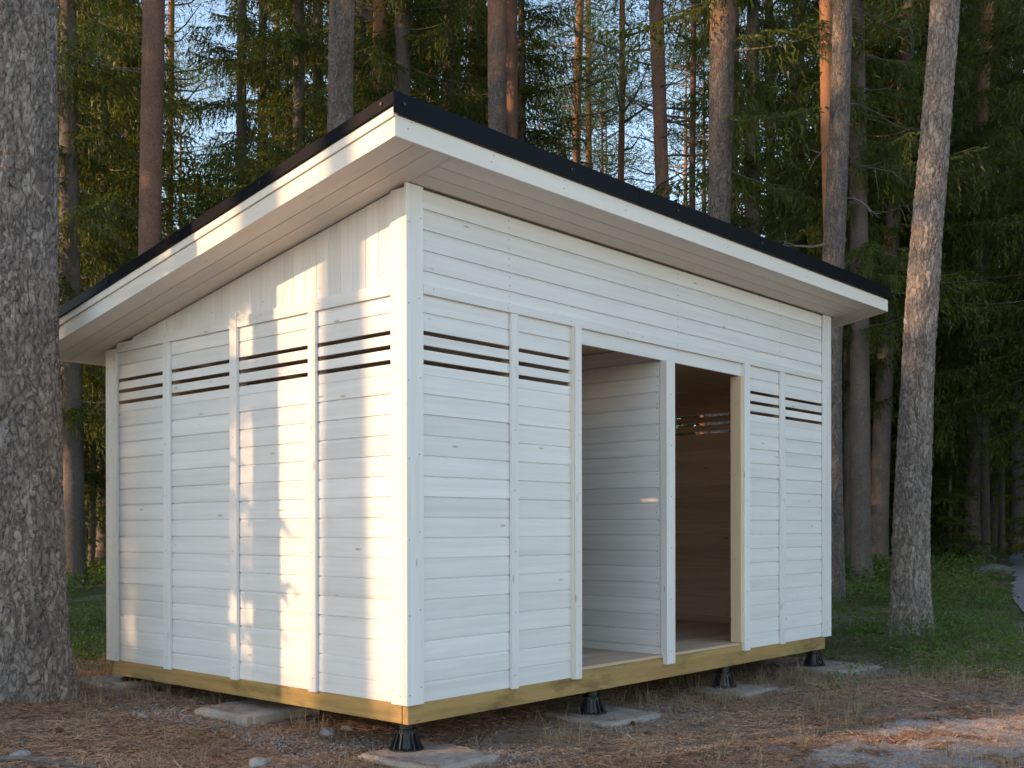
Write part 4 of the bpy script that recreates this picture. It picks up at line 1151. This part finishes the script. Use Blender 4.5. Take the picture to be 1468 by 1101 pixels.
def kf_grass(x, y_, dep):
    a, g = zone(x, y_); n = fbm(x*1.7, y_*1.7, 55, 3); 
    lat = (x-CAM[0])*math.sin(yaw)-(y_-CAM[1])*math.cos(yaw)
    return np.clip((n-.40)*5, 0, 1)*(~((dep > 9) & (lat > .40*dep+.65)))*np.clip((dep-8.6)/1.5, .03, 1)*(~under_shed(x, y_, .05))
tufts('green_grass', 'olive green grass growing round the trunks and shed', 'grass', L_GRASS, 9000, 5.2, 24, kf_grass, (.05, .20), (8, 16), .003, 1.5, pw=.6)

def bilberry():
    x, y_, dep, u = scatter(15000, 7.6, 34, pw=.25)
    a, g = zone(x, y_); n = fbm(x*.8, y_*.8, 91, 3)
    k = (rng.random(len(x)) < np.clip((n-np.where(dep < 17, .45, .34))*6, 0, 1)*g) & ~under_shed(x, y_, .35)
    lat = dep*(u-734)/F_PX; k &= ~((dep > 9) & (lat > .40*dep+.7))
    x, y_, dep = x[k], y_[k], dep[k]
    cnt = 14; m_ = len(x)*cnt; sc_ = np.repeat(np.clip(dep/12, .8, 2.2), cnt)
    X = np.repeat(x, cnt)+rng.normal(0, .09, m_)*sc_; Y = np.repeat(y_, cnt)+rng.normal(0, .09, m_)*sc_
    Z = terrain(X, Y)+rng.uniform(.01, .24, m_)*np.repeat(rng.uniform(.5, 1.3, len(x)), cnt)
    P = np.stack([X, Y, Z], 1); d = unit(rng.normal(size=(m_, 3))*np.array([1, 1, .5])+np.array([0, 0, .25])); r_ = unit(np.cross(d, rng.normal(size=(m_, 3))))
    L = (rng.uniform(.024, .050, m_)*sc_)[:, None]; wd = L*.34
    V = np.stack([P, P+d*L*.5+r_*wd, P+d*L, P+d*L*.5-r_*wd], 1).reshape(-1, 3)
    tag(link('bilberry_cover', np_mesh('bilberry_cover', V, np.arange(len(V)).reshape(-1, 4), [L_BILB])), 'low green bilberry shrubs covering the forest floor', 'ground cover', kind='stuff')
bilberry()

# gravel round the slabs
def gravel():
    P = []
    for cx, cy, sx, sy, n in ((.42, -.25, .16, .25, 900), (-.10, .42, .20, .12, 500), (2.12, -.18, .16, .22, 700), (2.2, .2, .08, .2, 250), (1.5, -.2, .1, .12, 200), (3.65, -.15, .1, .14, 260), (5.1, -.45, .2, .10, 380), (5.45, -.1, .1, .2, 200),
                              (-.30, 1.9, .16, .32, 800), (-.28, 1.2, .10, .40, 900), (-.25, .75, .10, .2, 250), (-.1, 3.1, .15, .25, 200), (4.5, -.75, .35, .05, 220)):
        P.append(np.stack([rng.normal(cx, sx, n), rng.normal(cy, sy, n)], 1))
    x, y_, dep, u = scatter(2600, 4.8, 8.2); k = rng.random(len(x)) < .08+.9*zone(x, y_)[0]; P.append(np.stack([x[k], y_[k]], 1))
    P = np.vstack(P); n = len(P); r_ = rng.uniform(.003, .011, n)
    base = np.array([(0, 0, 1), (1, 0, 0), (0, 1, 0), (-1, 0, 0), (0, -1, 0), (0, 0, -1)], float)
    tri = np.array([(0, 1, 2), (0, 2, 3), (0, 3, 4), (0, 4, 1), (5, 2, 1), (5, 3, 2), (5, 4, 3), (5, 1, 4)])
    J = base[None]*(1+rng.uniform(-.35, .35, (n, 6, 3)))*r_[:, None, None]*np.array([1.2, 1, .7]); a = rng.uniform(0, 6.28, n)
    Xr = J[..., 0]*np.cos(a)[:, None]-J[..., 1]*np.sin(a)[:, None]; Yr = J[..., 0]*np.sin(a)[:, None]+J[..., 1]*np.cos(a)[:, None]
    z = terrain(P[:, 0], P[:, 1])+r_*.3
    V = np.stack([Xr+P[:, :1], Yr+P[:, 1:], J[..., 2]+z[:, None]], -1).reshape(-1, 3)
    Fc = (tri[None]+(np.arange(n)*6)[:, None, None]).reshape(-1, 3)
    mm = leaf('pale_gravel', (.17, .155, .145), (.42, .39, .37), (.2, .2, .2), .0, .9)
    tag(link('gravel', np_mesh('gravel', V, Fc, [mm])), 'pale crushed gravel spilled around the concrete slabs', 'gravel', kind='stuff')
gravel()

# stones and roots
def rock(x, y_, sx, sy, sz, label, m_=M_STONE2, seed=0, name='rock', sink=.3):
    nu, nv = 28, 16; V = []
    for i in range(nv+1):
        for j in range(nu):
            ph = math.pi*i/nv; th = 2*math.pi*j/nu; d = np.array([math.sin(ph)*math.cos(th), math.sin(ph)*math.sin(th), math.cos(ph)])
            k = 1+.35*(fbm(np.array([d[0]*1.6+seed*3.1]), np.array([d[1]*1.6+d[2]*1.3]), seed, 4)[0]-.5)*2
            V.append((d[0]*k*sx, d[1]*k*sy, d[2]*k*sz))
    Fc = [(i*nu+j, (i+1)*nu+j, (i+1)*nu+(j+1) % nu, i*nu+(j+1) % nu) for i in range(nv) for j in range(nu)]
    me = bpy.data.meshes.new(name); me.from_pydata(V, [], Fc); me.materials.append(m_); me.polygons.foreach_set('use_smooth', [True]*len(Fc)); me.update()
    o = link(name, me, None, (x, y_, tz(x, y_)+sz*(.5-sink))); o.rotation_euler = (0, 0, seed*1.3); tag(o, label, 'rock')
q = pix(1420, 830, 18.3); rock(q[0], q[1], .34, .22, .12, 'rounded grey rock at the verge of the path', seed=2)
q = pix(1355, 1012, 7.6); 
for u, v, s, lab, sd in ((468, 1052, .05, 'small half buried stone left of the near foot', 3), (497, 1046, .035, 'pebble like stone against the near slab gravel', 4),
                         (372, 1095, .045, 'small stone at the bottom edge left of centre', 5), (205, 1028, .03, 'small stone beside the gravel left of the empty slab', 6), (30, 1085, .05, 'stone in the litter at the lower left corner', 8)):
    # on the ground along that line of sight
    d = fw+rt*(u-734)/F_PX-up*(v-760.5)/F_PX; t_ = 5.
    for _ in range(60):
        p = CAM+d*t_; t_ += (p[2]-tz(p[0], p[1]))*2.0
        t_ = max(3, t_)
    p = CAM+d*t_; rock(p[0], p[1], s*1.4, s, s*.6, lab, M_STONE, sd)
def twig(u, v, ang, L, label, r0=.006, bend=.3, m_=B_TWIG):
    d = fw+rt*(u-734)/F_PX-up*(v-760.5)/F_PX; t_ = 5.
    for _ in range(60):
        p = CAM+d*t_; t_ += (p[2]-tz(p[0], p[1]))*2.0; t_ = max(3, t_)
    p = CAM+d*t_; n = 12; a = ang; x, y_ = p[0], p[1]; pts = []
    for i in range(n+1):
        pts.append((x, y_, tz(x, y_)+r0*.8+.003)); a += random.uniform(-bend, bend); x += math.cos(a)*L/n; y_ += math.sin(a)*L/n
    k = 6; V = []
    for i, q_ in enumerate(pts):
        rr = r0*(1-.6*i/n)
        dirv = Vector(pts[min(i+1, n)])-Vector(pts[max(i-1, 0)]); dirv.normalize(); s_ = dirv.cross(Vector((0, 0, 1))).normalized(); u_ = s_.cross(dirv)
        for j in range(k): an = 2*math.pi*j/k; V.append(tuple(Vector(q_)+s_*math.cos(an)*rr+u_*math.sin(an)*rr-Vector(pts[0])))
    Fc = [(i*k+j, i*k+(j+1) % k, (i+1)*k+(j+1) % k, (i+1)*k+j) for i in range(n) for j in range(k)]+[tuple(range(k))[::-1], tuple(range(n*k, n*k+k))]
    me = bpy.data.meshes.new('twig'); me.from_pydata(V, [], Fc); me.materials.append(m_); me.update()
    o = link('twig', me, None, pts[0]); tag(o, label, 'twig')
twig(0, 1092, -.9, .55, 'pale root like branch lying at the bottom left corner', .016, .12)
twig(140, 1018, -1.2, .16, 'short curved twig below the big trunk', .005)
twig(188, 1068, -1.3, .16, 'short twig on the brown litter at lower left', .006)
twig(160, 1075, .8, .14, 'thin twig crossing the litter left of the empty slab', .004)
twig(30, 1060, -2.0, .25, 'thin straight stick leaning by the lower left tuft', .004)
twig(1010, 1075, -.6, .3, 'thin curved twig on grey grit at lower right', .004)
twig(1180, 1052, -.4, .25, 'thin twig beside the sunlit ground patch', .004)
twig(760, 1062, -1.0, .22, 'bent twig on the litter in front of the second slab', .004)

# pine cones
def cone_mesh():
    V = []; Fc = []
    for k in range(70):
        f = k/70; a = k*2.39996; z = .006+f*.040; r = .004+.013*math.sin(math.pi*min(1, f*.9+.12))**.8
        c, s_ = math.cos(a), math.sin(a); t = .0045
        P = [(r*.45*c, r*.45*s_, z-.003), (r*c-t*s_, r*s_+t*c, z), (r*1.15*c, r*1.15*s_, z+.005), (r*c+t*s_, r*s_-t*c, z)]
        b = len(V); V += P; Fc.append((b, b+1, b+2, b+3))
    b = len(V); n = 8
    for z, r in ((.002, .003), (.015, .009), (.03, .008), (.045, .002)):
        for j in range(n): V.append((r*math.cos(j*math.pi/4), r*math.sin(j*math.pi/4), z))
    for i in range(3):
        for j in range(n): Fc.append((b+i*n+j, b+i*n+(j+1) % n, b+(i+1)*n+(j+1) % n, b+(i+1)*n+j))
    me = bpy.data.meshes.new('pine_cone'); me.from_pydata(V, [], Fc); me.materials.append(M_CONE); me.update(); return me
M_CONE = plain('pine_cone_scales', (.17, .10, .06), .8, 0, 60, .4)
cme2 = cone_mesh()
for k in range(14):
    dep = random.uniform(5.0, 8.0); u = random.choice((random.uniform(0, 520), random.uniform(640, 1460))); P = CAM[:2]+dep*f2+dep*(u-734)/F_PX*r2
    if under_shed(P[0], P[1], .0): continue
    o = link('pine_cone', cme2, None, (P[0], P[1], tz(P[0], P[1])+.012)); o.rotation_euler = (math.pi/2+random.uniform(-.3, .3), 0, random.uniform(0, 6.28)); s_ = random.uniform(.8, 1.15); o.scale = (s_, s_, s_)
    tag(o, 'small brown pine cone lying in the needle litter', 'pine cone', 'pine cones on the ground')
